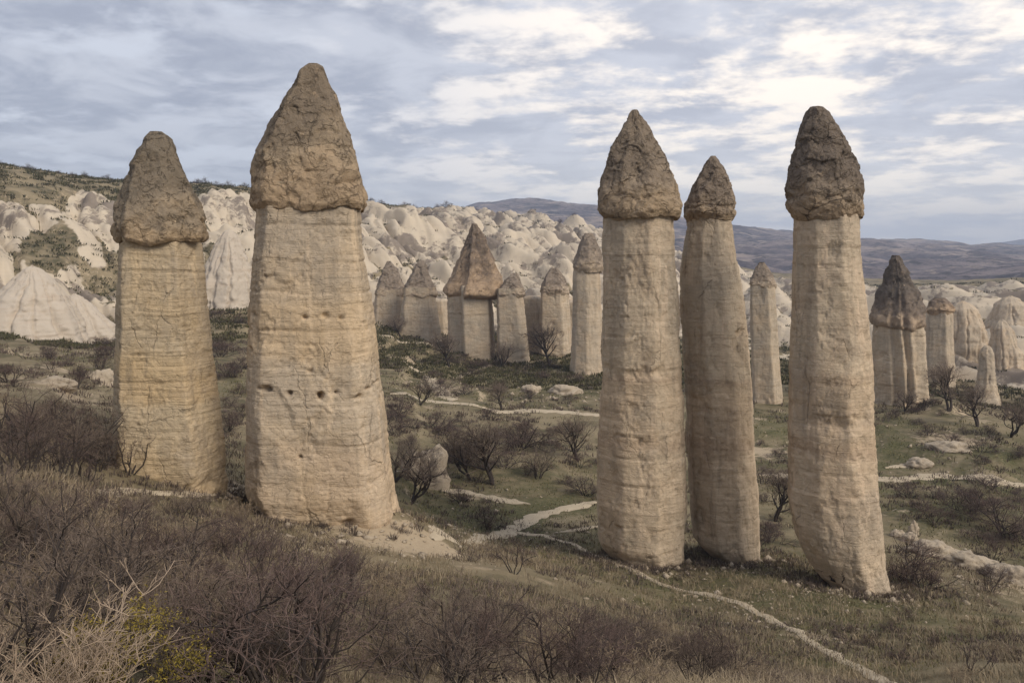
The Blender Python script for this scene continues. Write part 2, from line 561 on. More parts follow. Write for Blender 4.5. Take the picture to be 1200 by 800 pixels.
def sheet(name, radii, mat, close=False):
    rr, aa = np.meshgrid(radii, AZ, indexing='ij')
    x, y = rr * np.sin(aa), rr * np.cos(aa)
    z, t, big, sm, cr, cr2 = height(x, y, True)
    # steep tuff keeps bare; gentle benches and gullies hold soil
    dzr = np.gradient(z, axis=0) / np.gradient(rr, axis=0)
    dza = np.gradient(z, axis=1) / (np.gradient(aa, axis=1) * rr)
    slope = np.hypot(dzr, dza)
    bare = t * (0.25 + 0.8 * sstep(0.12, 0.55, slope)) * (0.30 + 0.70 * sstep(0.10, 0.60, cr)) * (0.62 + 0.38 * sstep(0.05, 0.5, cr2))
    attrs = {'tuff': bare, 'soil': np.clip(blobs(x, y, soil_c) + 0.42 * sstep(0.35, 0.8, slope) * sstep(50, 70, rr), 0, 1), 'green': np.clip(blobs(x, y, green_c) * 0.8, 0, 1.0)}
    v = np.stack([x, y, z], -1).reshape(-1, 3)
    f = grid_faces(len(radii), len(AZ), True)[:, ::-1]
    if close:
        v = np.vstack([v, [[0, 0, -1.72]]])
        for k in attrs:
            attrs[k] = np.append(attrs[k].ravel(), 0)
        n = len(AZ)
        i = np.arange(n)
        tri = np.stack([i, (i + 1) % n, np.full(n, len(v) - 1), np.full(n, len(v) - 1)], -1)
        f = np.vstack([f, tri[:, [1, 0, 2, 3]]])
    o = mesh_obj(name, v, f, mat, attrs=attrs)
    tag(o, kind='structure')
    return o


ground = sheet('ground', RG, M_ground)
hillside = sheet('hillside', RH, M_ground)
plateau = sheet('plateau', RF, M_far)
ground['label'] = 'valley floor and near slope of dry turf and brown soil'
hillside['label'] = 'pale eroded tuff hillside of cones and ribs behind the pillars'
plateau['label'] = 'far scrub covered plateau in bluish grey'
for o in (ground, hillside, plateau):
    pass


def far_mountain():
    n, k = 90, 14
    d0 = 5900.0
    xs = np.linspace(0, 1, n)
    v = []
    prof = [(0.0, 0.0), (0.25, 0.28), (0.5, 0.62), (0.75, 0.9), (1.0, 1.0), (1.3, 0.85)]
    az = np.linspace(math.atan2(460, F), math.atan2(1100, F), n)
    for j in range(k):
        r = d0 + 85 * (j - k / 2) * 1.0
        h = math.sin(math.pi * j / (k - 1)) ** 0.8
        t = np.interp(np.linspace(0, 1.3, n), [p[0] for p in prof], [p[1] for p in prof])
        z = -120 + h * (136 + 212 * t + 14 * fbm(az * 60, np.full(n, j * 0.4), 0.0, 4, 77) * t)
        v.append(np.stack([np.sin(az) * r, np.cos(az) * r, z], -1))
    o = mesh_obj('mountain', np.concatenate(v), grid_faces(k, n)[:, ::-1], M_far)
    tag(o, 'long bluish mountain ridge far beyond the plateau', kind='structure')


far_mountain()


# ------------------------------------------------------------------ footpaths
def mat_path():
    m, b = new_mat('trodden pale dust')
    co = b.n('ShaderNodeTexCoord').outputs['Object']
    c = b.mix(b.noise(co, 1.3, 6, 0.7), (0.34, 0.275, 0.19), (0.51, 0.425, 0.31))
    c = b.mix(b.step(b.noise(co, 4.0, 5, 0.7), 0.58, 0.72), c, (0.20, 0.155, 0.10))
    finish(b, c, 0.97, b.noise(co, 7.0, 5, 0.7), 0.4, 0.05, 0.1)
    return m


M_path = mat_path()


def path(pix, width, label, seed, name='footpath'):
    ctr = np.array([hit(px, py)[0][:2] for px, py in pix])
    seg = np.hypot(*np.diff(ctr, axis=0).T)
    s = np.concatenate([[0], np.cumsum(seg)])
    n = max(8, int(s[-1] / 0.35))
    u = np.linspace(0, s[-1], n)
    x, y = np.interp(u, s, ctr[:, 0]), np.interp(u, s, ctr[:, 1])
    k = max(3, n // (len(pix) * 3))
    ker = np.hanning(k + 2)[1:-1]; ker /= ker.sum()
    pad = lambda a: np.convolve(np.pad(a, k, mode='edge'), ker, 'same')[k:-k]
    x, y = pad(x), pad(y)
    x = x + 0.25 * fbm(u / 3, 0.3, seed, 3, 5); y = y + 0.25 * fbm(u / 3, 7.3, seed, 3, 6)
    tx, ty = np.gradient(x), np.gradient(y)
    l = np.hypot(tx, ty) + 1e-9
    nx, ny = -ty / l, tx / l
    m = 7
    V = []
    for j in range(m):
        q = j / (m - 1) * 2 - 1
        w = width * (0.46 + 0.42 * fbm(u / 0.9, seed + 3.1 * np.sign(q), 0.2, 3, 11)) * np.minimum(1, np.minimum(u, u[-1] - u) / (width * 1.5) + 0.08)
        vx, vy = x + nx * w * q, y + ny * w * q
        d = np.hypot(vx, vy)
        lift = (0.035 + 0.0011 * d) * (1 - 0.8 * q ** 4)
        V.append(np.stack([vx, vy, height(vx, vy) + lift], -1))
    o = mesh_obj(name, np.stack(V, 1).reshape(-1, 3), grid_faces(n, m)[:, ::-1], M_path)
    tag(o, label, kind='structure')


PATHS = [
    ([(455, 462), (500, 470), (560, 476), (620, 481), (705, 487), (760, 491)], 1.5, 'pale footpath crossing the valley floor below the far pillars'),
    ([(500, 568), (540, 576), (580, 584), (622, 592)], 1.0, 'short pale footpath beside the white rock mound'),
    ([(508, 634), (560, 630), (598, 623), (625, 606), (660, 596), (706, 588)], 1.3, 'pale footpath curving behind the tall middle pillar'),
    ([(600, 624), (640, 628), (680, 642), (720, 660), (770, 682), (830, 697), (880, 713), (920, 735), (960, 757), (1005, 780), (1050, 803)], 0.62, 'worn dirt footpath running down before the three slender pillars'),
    ([(884, 556), (940, 558), (1000, 561), (1050, 562), (1100, 557), (1150, 562), (1210, 568)], 1.5, 'pale footpath along the slope beyond the slender pillars'),
    ([(432, 394), (480, 402), (525, 409)], 1.6, 'pale trail below the far wall of capped rocks'),
    ([(472, 424), (498, 440), (516, 455), (530, 471)], 1.6, 'steep pale trail dropping from the far pillars to the valley path'),
    ([(530, 443), (560, 434), (575, 428)], 1.2, 'faint pale trail climbing to the foot of the far cone'),
    ([(80, 570), (150, 573), (220, 579), (280, 573)], 0.7, 'narrow dirt ledge path in front of the leaning pillar foot'),
    ([(655, 625), (690, 618), (705, 617)], 0.8, 'faint side trail near the middle pillar foot'),
    ([(1036, 549), (1060, 546), (1090, 543)], 1.6, 'short bare strip on the slope under the fluted rock'),
]
for i, (pp, w, lab) in enumerate(PATHS):
    path(pp, w * (1.6 if w > 1.4 else 1.3 if w > 0.9 else 1.0), lab, i * 3.7)


# ------------------------------------------------------------------ rock materials
def mat_shaft(name, base, alt, warm, grey, seed, lines=1.0, bands=None):
    m, b = new_mat(name)
    co = b.n('ShaderNodeTexCoord').outputs['Object']
    z_raw = b.n('ShaderNodeSeparateXYZ', {0: co}).outputs[2]
    co = b.mapping(co, loc=(seed * 7.3, seed * 3.1, seed * 1.7))
    wob = b.noise(co, 0.25, 3, 0.5)
    sep = b.n('ShaderNodeSeparateXYZ', {0: co})
    zz = b.math('ADD', sep.outputs[2], b.math('MULTIPLY', wob, 0.9))
    sv = b.n('ShaderNodeCombineXYZ', {0: b.math('MULTIPLY', sep.outputs[0], 0.06), 1: b.math('MULTIPLY', sep.outputs[1], 0.06), 2: zz}).outputs[0]
    st1 = b.noise(sv, 0.42, 6, 0.68)
    st2 = b.noise(sv, 3.2, 5, 0.7)
    st3 = b.noise(sv, 7.5, 4, 0.6)
    bl = b.noise(co, 0.32, 7, 0.62)
    fi = b.noise(co, 2.6, 7, 0.7)
    c = b.mix(b.step(st1, 0.42, 0.60), base, alt)
    if bands:       # the ash beds of this pillar, bottom to top
        zb_ = b.math('DIVIDE', b.math('ADD', z_raw, b.math('MULTIPLY', b.math('SUBTRACT', b.noise(co, 0.5, 6, 0.6), 0.5), 1.3)), 30.0)
        c = b.mix(0.68, c, b.ramp(zb_, [(max(0.0, z_ / 30.0), k_) for z_, k_ in bands]))
    c = b.mix(b.math('MULTIPLY', b.step(bl, 0.44, 0.64), 0.5), c, warm)
    c = b.mix(b.math('MULTIPLY', b.step(b.noise(b.mapping(co, loc=(5, 8, 2)), 0.22, 7, 0.6), 0.46, 0.64), 0.6), c, grey)
    c = b.mix(b.math('MULTIPLY', b.step(st2, 0.52, 0.70), 0.45 * lines), c, tuple(v * 0.55 for v in warm))
    # run-off streaks
    rs = b.noise(b.mapping(co, scale=(1.7, 1.7, 0.10)), 1.0, 5, 0.6)
    c = b.mix(b.math('MULTIPLY', b.step(rs, 0.54, 0.68), 0.4), c, tuple(v * 1.25 for v in base))
    c = b.mix(b.math('MULTIPLY', b.step(rs, 0.46, 0.32), 0.36), c, tuple(v * 0.6 for v in grey))
    c = b.mix(b.math('MULTIPLY', b.step(fi, 0.56, 0.74), 0.35), c, tuple(v * 0.6 for v in base))
    bump = b.math('ADD', b.math('ADD', b.math('MULTIPLY', st2, 0.8 * lines), b.math('MULTIPLY', st3, 0.7 * lines)), b.math('ADD', b.noise(co, 1.4, 8, 0.7), b.math('MULTIPLY', b.noise(co, 11.0, 5, 0.75), 0.25)))
    # flaked patches with crisp edges, and hairline joints
    chip = b.step(b.noise(b.mapping(co, loc=(1, 6, 3), scale=(1, 1, 1.3)), 1.15, 7, 0.62, 0.6), 0.50, 0.525)
    chip2 = b.step(b.noise(b.mapping(co, loc=(8, 2, 5)), 2.7, 6, 0.6, 0.5), 0.55, 0.58)
    edge = b.n('ShaderNodeTexVoronoi', {'Vector': b.n('ShaderNodeVectorMath', {0: b.mapping(co, scale=(0.42, 0.42, 0.14)), 1: b.n('ShaderNodeVectorMath', {0: b.noise(co, 1.1, 5, 0.6, out='Color'), 'Scale': 0.22}, operation='SCALE').outputs[0]}, operation='ADD').outputs[0], 'Scale': 1.0}, feature='DISTANCE_TO_EDGE').outputs['Distance']
    crack = b.math('MULTIPLY', b.step(edge, 0.014, 0.004), b.step(b.noise(co, 0.5, 3, 0.5), 0.52, 0.66))
    c = b.mix(b.math('MULTIPLY', crack, 0.3), c, tuple(v * 0.45 for v in grey))
    c = b.mix(b.math('MULTIPLY', chip2, 0.16), c, tuple(min(1, v * 1.3) for v in base))
    bump = b.math('ADD', bump, b.math('ADD', b.math('MULTIPLY', chip, -0.30), b.math('ADD', b.math('MULTIPLY', chip2, -0.16), b.math('MULTIPLY', crack, -0.9))))
    c = b.mix(b.math('MULTIPLY', b.step(b.noise(co, 6.5, 6, 0.75), 0.56, 0.70), 0.25), c, tuple(v * 0.5 for v in grey))
    finish(b, c, 0.95, bump, 0.75, 0.14, 0.12)
    return m


def mat_cap(name, dark, mid, tan, zlo, zhi, seed, ck=1.0):
    """dark lichen-stained conglomerate above, fresher tan tuff round the rim"""
    m, b = new_mat(name)
    co0 = b.n('ShaderNodeTexCoord').outputs['Object']
    sep = b.n('ShaderNodeSeparateXYZ', {0: co0})
    co = b.mapping(co0, loc=(seed * 5.1, seed * 2.3, seed))
    bl = b.noise(co, 0.35, 7, 0.65)
    fi = b.noise(co, 2.2, 8, 0.72)
    gr = b.noise(co, 8.0, 6, 0.75)
    g = b.math('ADD', b.n('ShaderNodeMapRange', {0: sep.outputs[2], 1: zlo, 2: zhi}).outputs[0], b.math('MULTIPLY', b.math('SUBTRACT', bl, 0.5), 2.2))
    c = b.mix(b.step(g, 0.12, 0.55), tan, mid)
    c = b.mix(b.step(g, 0.35, 0.95), c, dark)
    c = b.mix(b.math('MULTIPLY', b.step(fi, 0.52, 0.70), 0.45), c, tuple(0.55 * v for v in dark))
    c = b.mix(b.math('MULTIPLY', b.step(gr, 0.56, 0.72), 0.5), c, tuple(min(1, 1.35 * v) for v in tan))
    c = b.mix(b.math('MULTIPLY', b.step(gr, 0.46, 0.30), 0.5), c, tuple(0.55 * v for v in mid))
    cl = b.n('ShaderNodeTexVoronoi', {'Vector': co, 'Scale': 1.5, 'Randomness': 1.0}).outputs['Distance']
    clast = b.math('MULTIPLY', b.step(cl, 0.26, 0.16), b.step(b.noise(b.mapping(co, loc=(7, 1, 2)), 0.7, 2, 0.5), 0.55, 0.65))
    c = b.mix(b.math('MULTIPLY', clast, 0.55), c, tuple(min(1, 1.25 * v) for v in tan))
    wv = b.n('ShaderNodeVectorMath', {0: b.mapping(co, scale=(0.55, 0.55, 0.7)), 1: b.n('ShaderNodeVectorMath', {0: b.noise(co, 0.9, 6, 0.65, out='Color'), 'Scale': 0.6}, operation='SCALE').outputs[0]}, operation='ADD').outputs[0]
    edge = b.n('ShaderNodeTexVoronoi', {'Vector': wv, 'Scale': 1.0}, feature='DISTANCE_TO_EDGE').outputs['Distance']
    cell = b.n('ShaderNodeTexVoronoi', {'Vector': wv, 'Scale': 1.0}).outputs['Color']
    crack = b.math('MULTIPLY', b.step(edge, 0.022, 0.005), b.step(b.noise(co, 0.4, 3, 0.5), 0.48, 0.62))
    c = b.mix(b.math('MULTIPLY', crack, 0.6 * ck), c, tuple(0.35 * v for v in dark))
    c = b.mix(b.math('MULTIPLY', b.n('ShaderNodeSeparateColor', {0: cell}).outputs[0], 0.35), c, tuple(0.6 * v for v in mid))
    chip = b.step(b.noise(b.mapping(co, loc=(4, 4, 1)), 1.0, 7, 0.62, 0.6), 0.50, 0.53)
    bump = b.math('ADD', b.math('MULTIPLY', fi, 1.0), b.math('MULTIPLY', gr, 0.4))
    bump = b.math('ADD', bump, b.math('ADD', b.math('MULTIPLY', crack, -1.2 * ck), b.math('MULTIPLY', chip, -0.6)))
    bump = b.math('ADD', bump, b.math('MULTIPLY', clast, 0.15))
    finish(b, c, 0.95, bump, 1.0, 0.26, 0.12)
    return m


# ------------------------------------------------------------------ fairy chimneys
def poly_radius(poly, phi, soft):
    poly = np.array(poly, float)
    c = poly.mean(0) * 0.15
    poly = poly - c
    nxt = np.roll(poly, -1, 0)
    r = np.full(phi.shape, 9.0)
    dx, dy = np.cos(phi), np.sin(phi)
    for a, e in zip(poly, nxt - poly):
        den = dx * e[1] - dy * e[0]
        t = (a[0] * e[1] - a[1] * e[0]) / np.where(np.abs(den) < 1e-9, 1e-9, den)
        s = (a[0] * dy - a[1] * dx) / np.where(np.abs(den) < 1e-9, 1e-9, den)
        ok = (t > 0) & (s >= -1e-6) & (s <= 1 + 1e-6)
        r = np.where(ok, np.minimum(r, t), r)
    # soften the arrises on an even angular grid
    g = np.linspace(-math.pi, math.pi, 720, endpoint=False)
    rg = np.interp(g, np.sort(phi), r[np.argsort(phi)], period=2 * math.pi)
    k = max(3, int(soft * 2))
    ker = np.hanning(k + 2); ker /= ker.sum()
    rg = np.convolve(np.concatenate([rg[-100:], rg, rg[:100]]), ker, 'same')[100:-100]
    xs = rg * np.cos(g)
    return np.interp(phi, g, rg, period=2 * math.pi), xs.min(), xs.max()


def spread_phi(n):
    """angles, twice as dense on the side the valley viewpoint looks at"""
    t = np.linspace(0, 1, n, endpoint=False)
    w = np.linspace(-math.pi, math.pi, 2000)
    dens = 1 + 1.2 * sstep(-0.3, 0.3, -np.sin(w))
    cdf = np.concatenate([[0], np.cumsum((dens[1:] + dens[:-1]) / 2)]); cdf /= cdf[-1]
    return np.interp(t, cdf, w)


def smooth_profile(z, pz, pv, k):
    v = np.interp(z, pz, pv)
    if k > 2:
        ker = np.hanning(k + 2); ker /= ker.sum()
        v = np.convolve(np.pad(v, k, mode='edge'), ker, 'same')[k:-k]
    return v


def chisel(V, R0, n, depth, rnd, row0):
    """cut a round body (rows, cols, 3) with flat planes along its own surface so it shows broken faces"""
    rows_, cols_ = V.shape[:2]
    ctr = V.mean(1, keepdims=True)
    rad = V - ctr
    rad[..., 2] = 0
    ln = np.linalg.norm(rad, axis=-1, keepdims=True) + 1e-9
    rad = rad / ln
    dv = np.gradient(V, axis=0)
    du = np.roll(V, -2, 1) - np.roll(V, 2, 1)
    N = np.cross(du, dv)
    N /= np.linalg.norm(N, axis=-1, keepdims=True) + 1e-9
    N *= np.sign((N * rad).sum(-1, keepdims=True))
    tot = np.zeros(V.shape[:2])
    for _ in range(n):
        i = int(rnd.integers(row0 + int(rows_ * .06), int(rows_ * .93)))
        j = int(rnd.integers(cols_))
        nn = N[i, j] + rnd.normal(0, 0.13, 3)
        nn /= np.linalg.norm(nn)
        dp = depth * rnd.uniform(0.15, 1.0) * min(1.0, float(ln[i, j, 0]) / R0)
        off = V[i, j] @ nn - dp
        far_ = np.maximum(np.linalg.norm(V - V[i, j], axis=-1) - 0.16 * R0, 0)
        sd_ = np.maximum(V @ nn - off - 0.22 * far_, 0)
        rn = rad @ nn
        mv = np.where(rn > 0.2, sd_ / np.maximum(rn, 0.2), 0)
        tot = np.maximum(tot, np.minimum(mv, 0.3 * ln[..., 0]))
    fade = sstep(row0 + rows_ * .02, row0 + rows_ * .22, np.arange(rows_))[:, None]
    return V - rad * ((tot - 0.45 * tot[row0:].mean()) * fade)[..., None]


def chimney(label, d, shaft, cap, poly, mats, seed, na=180, nz=250, ncap=140, soft=14, name='fairy_chimney', cat='rock pillar', group=None,
            pits=None, rough=1.0, cap_poly=None, cap_rough=1.0, rim_under=0.35, cracks=1.0, cap_block=1.0, sink=3.5, cap_cuts=44, gully=0.0):
    """shaft / cap: photo rows (y, x left, x right), from top to bottom"""
    yb, xl, xr = shaft[-1]
    bc = P((xl + xr) / 2, yb, d)
    nrm = np.array([bc[0], bc[1]]) / math.hypot(bc[0], bc[1])
    rgt = np.array([nrm[1], -nrm[0]])

    def lat(px, py):
        v = ray(px, py)
        t = d / (v[0] * nrm[0] + v[1] * nrm[1])
        return (v[0] * rgt[0] + v[1] * rgt[1]) * t, v[2] * t
    base_z0 = bc[2]
    base_l = lat((xl + xr) / 2, yb)[0]

    def rows(lst):
        o = []
        for py, a, c in lst:
            la, z = lat(a, py)
            lb, _ = lat(c, py)
            o.append((z - base_z0, (la + lb) / 2 - base_l, (lb - la) / 2))
        return np.array(sorted(o))
    root = empty(name, (bc[0], bc[1], base_z0))
    S = rows(shaft)
    C = rows(cap) if cap else None
    size = S[:, 2].mean()
    g = size / 4.0
    # ---- shaft
    phi = spread_phi(na)
    f, lo, hi = poly_radius(poly, phi, soft)
    top = S[-1, 0] + (0.6 * g if cap else 0)
    z = np.linspace(-sink, top, nz)
    cx = smooth_profile(z, S[:, 0], S[:, 1], int(nz * .03))
    hw = smooth_profile(z, S[:, 0], S[:, 2], int(nz * .03))
    hw = hw * np.where(z < 0, 1 + 0.05 * np.clip(-z, 0, 3), 1)
    Z, PH = np.meshgrid(z, phi, indexing='ij')
    sc = 2.0 / (hi - lo)
    ofs = -(hi + lo) / 2 * sc
    # arrises wander a little with height
    tw = 0.10 * fbm(z / (9 * g), seed, 0.0, 2, seed)
    ff = np.stack([np.interp(phi + a, phi, f, period=2 * math.pi) for a in tw])
    R = hw[:, None] * ff * sc
    lx = R * np.cos(PH) + (cx + hw * ofs)[:, None]
    ly = R * np.sin(PH)
    q = g
    s0 = seed * 13.7
    zz = Z + 0.25 * q * fbm(lx / (5 * q), ly / (5 * q), Z / (9 * q) + s0, 2, seed + 1)
    disp = 0.17 * q * rough * fbm(lx / (4 * q), ly / (4 * q), Z / (6 * q) + s0, 3, seed + 2)
    # beds: each a little proud or recessed, with a tight joint between
    for th, amp, sd in ((2.3 * q, 0.075 * q, 3), (0.7 * q, 0.032 * q, 4)):
        b0 = zz / th + 0.7 * gnoise(zz / (th * 3), 0.1, s0, seed + sd)
        ib = np.floor(b0)
        fr = b0 - ib
        hgt = (_hash(ib.astype(np.int64), np.full_like(ib, seed, dtype=np.int64), np.zeros_like(ib, dtype=np.int64), sd) & 1023) / 1023.0
        vis = sstep(-0.25, 0.35, fbm(lx / (3 * q), ly / (3 * q), ib * 7.7, 2, seed + sd + 5))
        disp = disp + amp * rough * (hgt - 0.5) * 0.9 - amp * rough * vis * np.exp(-((np.minimum(fr, 1 - fr) * th / (0.065 * q)) ** 2)) * 1.5
    # spalled shells with sharp edges
    sp = fbm(lx / (2.2 * q), ly / (2.2 * q), Z / (3.2 * q) + s0, 4, seed + 21)
    disp = disp - 0.08 * q * rough * sstep(0.22, 0.24, sp) - 0.08 * q * rough * sstep(0.48, 0.50, sp)
    sp2 = fbm(lx / (0.9 * q), ly / (0.9 * q), Z / (1.0 * q) + s0, 3, seed + 22)
    disp = disp - 0.035 * q * rough * sstep(0.25, 0.30, sp2) + 0.03 * q * rough * fbm(lx / (.35 * q), ly / (.35 * q), Z / (.3 * q), 3, seed + 24)
    if gully:
        gn = gnoise(np.cos(PH) * 2.4 + 0.25 * fbm(lx / (2 * q), ly / (2 * q), Z / (2 * q), 2, seed + 60), np.sin(PH) * 2.4, Z / (16 * q) + s0, seed + 61)
        disp = disp - gully * R * np.exp(-(gn / 0.11) ** 2) * sstep(0.0, 0.25, 1 - Z / top)
    # upright cracks
    ck = np.abs(gnoise(lx / (1.7 * q), ly / (1.7 * q), Z / (9 * q) + s0, seed + 31) + 0.16 * fbm(lx / (.6 * q), ly / (.6 * q), Z / (.7 * q), 2, seed + 32))
    ckm = sstep(0.0, 0.35, gnoise(lx / (6 * q), ly / (6 * q), Z / (4 * q) + s0, seed + 33))
    disp = disp - 0.09 * q * cracks * ckm * np.exp(-(ck / 0.03) ** 2)
    # knocked-off, rougher foot
    foot = 1 - sstep(0, 2.4 * q, Z)
    disp = disp + foot * 0.30 * q * fbm(lx / (1.3 * q), ly / (1.3 * q), Z / (1.1 * q) + s0, 3, seed + 41)
    if cap:      # crumbly neck under the rim
        nk = sstep(top - 2.2 * q, top - 0.6 * q, Z)
        disp = disp + nk * 0.14 * q * fbm(lx / (0.9 * q), ly / (0.9 * q), Z / (1.2 * q) + s0, 3, seed + 42)
    else:
        R = R * (1 - 0.75 * sstep(top - 0.8 * q, top, Z) ** 2)
    for (py, px, pr, dep) in (pits or []):
        l_, z_ = lat(px, py)
        l_ -= base_l
        z_ -= base_z0
        dd2 = ((lx - l_) ** 2 + ((Z - z_) * 1.25) ** 2) / pr ** 2 * np.exp(1.1 * fbm(lx / 0.35, ly / 0.35, Z / 0.3, 2, seed + 70))
        disp = disp - np.where(ly < 0, dep * np.exp(-dd2 ** 1.5), 0)
    Rn = R + disp
    lx = Rn * np.cos(PH) + (cx + hw * ofs)[:, None]
    ly = Rn * np.sin(PH)
    X = lx * rgt[0] + ly * nrm[0]
    Y = lx * rgt[1] + ly * nrm[1]
    v = np.stack([X, Y, Z], -1).reshape(-1, 3)
    fc = grid_faces(nz, na, True)
    if not cap:
        v = np.vstack([v, [v[-na:].mean(0)]])
        i = np.arange(na)
        fc = np.vstack([fc, np.stack([(nz - 1) * na + i, (nz - 1) * na + (i + 1) % na, np.full(na, len(v) - 1), np.full(na, len(v) - 1)], -1)])
    mesh_obj('shaft', v, fc, mats[0], root)
    # ---- cap
    if cap:
        phi = spread_phi(int(na * 0.9))
        npn = len(phi)
        f, lo, hi = poly_radius(cap_poly or poly, phi, soft * 1.6)
        sc = 2.0 / (hi - lo)
        ofs = -(hi + lo) / 2 * sc
        zt = C[-1, 0]
        zb = C[0, 0]
        nu = max(6, ncap // 9)
        u = np.concatenate([np.zeros(nu), np.linspace(0, 1, ncap)])
        z = zb + (zt - zb) * (1 - (1 - u) ** 1.12)
        cx = smooth_profile(z, C[:, 0], C[:, 1], int(ncap * .05))
        hw = np.interp(z, C[:, 0], C[:, 2]) * 1.01
        neck = np.interp(zb, S[:, 0], S[:, 2]) * 0.8
        inn = np.linspace(0, 1, nu)
        # underside: from inside the neck out to the rim
        hw[:nu] = neck + (hw[nu] * 0.99 - neck) * inn
        zlift = np.zeros(len(z)); zlift[:nu] = rim_under * g * (1 - inn) ** 1.5
        rim_round = np.ones(len(z))
        zr = (z - zb) / max(zt - zb, 1e-6)
        Zc, PH = np.meshgrid(z + zlift, phi, indexing='ij')
        R = hw[:, None] * f[None] * sc
        lx = R * np.cos(PH) + (cx + hw * ofs)[:, None]
        ly = R * np.sin(PH)
        s1 = seed * 9.1 + 40
        cr_ = cap_rough
        # the rim edge rises and dips round the cap
        fall = (1 - sstep(0.0, 0.35, zr))[:, None]
        Zc = Zc + fall * g * cr_ * (0.42 * fbm(np.cos(PH) * 1.3, np.sin(PH) * 1.3, s1, 3, seed + 50))
        th = fbm(lx / (3 * g), ly / (3 * g), Zc / (3 * g) + s1, 3, seed + 51)
        w1, w2, wid = worley(lx / (2.1 * g) + 0.6 * th, ly / (2.1 * g) - 0.4 * th, Zc / (1.7 * g) + s1 + 0.5 * th, seed + 52)
        x1, x2, xid = worley(lx / (.75 * g), ly / (.75 * g), Zc / (.6 * g) + s1, seed + 53)
        spc = fbm(lx / (1.6 * g), ly / (1.6 * g), Zc / (1.6 * g) + s1, 3, seed + 55)
        disp = g * cr_ * (0.11 * th + cap_block * (0.14 * (wid - 0.5) - 0.10 * sstep(-.1, .4, spc) * np.exp(-((w2 - w1) / 0.07) ** 2)) + 0.10 * (xid - 0.5)
                          + 0.07 * fbm(lx / (.7 * g), ly / (.7 * g), Zc / (.7 * g), 4, seed + 54))
        disp = disp - 0.06 * g * cr_ * sstep(0.2, 0.25, spc)
        # a weathered seam above the rim, broken here and there
        seam = zr[:, None] - 0.19 - 0.05 * fbm(np.cos(PH) * 1.6, np.sin(PH) * 1.6, s1 + 3, 3, seed + 58)
        disp = disp - 0.16 * g * cr_ * np.exp(-(seam / 0.022) ** 2) * sstep(-0.25, 0.25, fbm(np.cos(PH) * 1.2, np.sin(PH) * 1.2, s1 + 9, 2, seed + 59)) * (zr > 0.02)[:, None]
        disp = disp * np.minimum(1, hw / (0.55 * size * 0.5))[:, None]
        disp = np.maximum(disp, 0.02 - R)
        B = chisel(np.stack([lx, ly, Zc], -1), size, cap_cuts, 0.30 * g, np.random.default_rng(seed), nu + 2)
        lx = B[..., 0] + disp * np.cos(PH)
        ly = B[..., 1] + disp * np.sin(PH)
        X = lx * rgt[0] + ly * nrm[0]
        Y = lx * rgt[1] + ly * nrm[1]
        v = np.stack([X, Y, Zc], -1).reshape(-1, 3)
        nr = len(z)
        fc = grid_faces(nr, npn, True)
        v = np.vstack([v, [v[-npn:].mean(0) + np.array([0, 0, 0.05 * g])]])
        i = np.arange(npn)
        fc = np.vstack([fc, np.stack([(nr - 1) * npn + i, (nr - 1) * npn + (i + 1) % npn, np.full(npn, len(v) - 1), np.full(npn, len(v) - 1)], -1)])
        mc = mats[1](zb, zt) if callable(mats[1]) else mats[1]
        mesh_obj('cap', v, fc, mc, root)
    tag(root, label, cat, group)
    return root


TAN = (0.47, 0.365, 0.245)
BEDS = [(0, (.55, .445, .32)), (8.2, (.53, .42, .295)), (8.7, (.39, .29, .20)), (9.2, (.40, .30, .20)), (9.7, (.52, .41, .285)), (12.8, (.50, .385, .26)), (13.1, (.40, .30, .205)), (13.6, (.51, .415, .295)), (22, (.44, .365, .27))]
M_sh1 = mat_shaft('banded ochre tuff', (0.54, 0.41, 0.255), (0.41, 0.32, 0.21), (0.44, 0.315, 0.175), (0.37, 0.30, 0.222), 1, 1.0,
                  [(0, (.50, .39, .26)), (4.5, (.47, .38, .26)), (5, (.53, .385, .22)), (7, (.52, .385, .225)), (7.6, (.45, .36, .245)), (11, (.41, .33, .23)), (13, (.48, .385, .265))])
M_sh2 = mat_shaft('stout pillar tuff', (0.56, 0.43, 0.29), (0.42, 0.335, 0.24), (0.46, 0.34, 0.21), (0.40, 0.33, 0.252), 2, 0.75,
                  [(0, (.58, .43, .285)), (5.5, (.54, .41, .285)), (6.7, (.48, .395, .295)), (10, (.47, .385, .285)), (10.4, (.54, .405, .26)), (12.9, (.51, .38, .24)), (13.4, (.41, .325, .23)), (17, (.39, .315, .23))])
M_sh3 = mat_shaft('buff massive tuff', (0.56, 0.43, 0.305), (0.44, 0.345, 0.25), (0.41, 0.305, 0.205), (0.35, 0.295, 0.225), 3, 0.7, BEDS)
M_sh4 = mat_shaft('buff grey massive tuff', (0.53, 0.41, 0.295), (0.42, 0.33, 0.24), (0.38, 0.285, 0.195), (0.31, 0.265, 0.205), 4, 0.7, BEDS)
M_sh5 = mat_shaft('reddish buff tuff', (0.56, 0.425, 0.30), (0.43, 0.335, 0.24), (0.43, 0.31, 0.205), (0.34, 0.28, 0.215), 5, 0.7, BEDS)
M_shf = mat_shaft('far pale tuff', (0.50, 0.405, 0.295), (0.44, 0.355, 0.26), (0.48, 0.35, 0.225), (0.39, 0.33, 0.255), 6)
capm = lambda nm, dk, md, tn, sd, k=0.75, ck=1.0: (lambda zb, zt: mat_cap(nm, tuple(0.95 * v for v in dk), tuple(1.1 * v for v in md), tn, zb, zb + (zt - zb) * k, sd, ck))

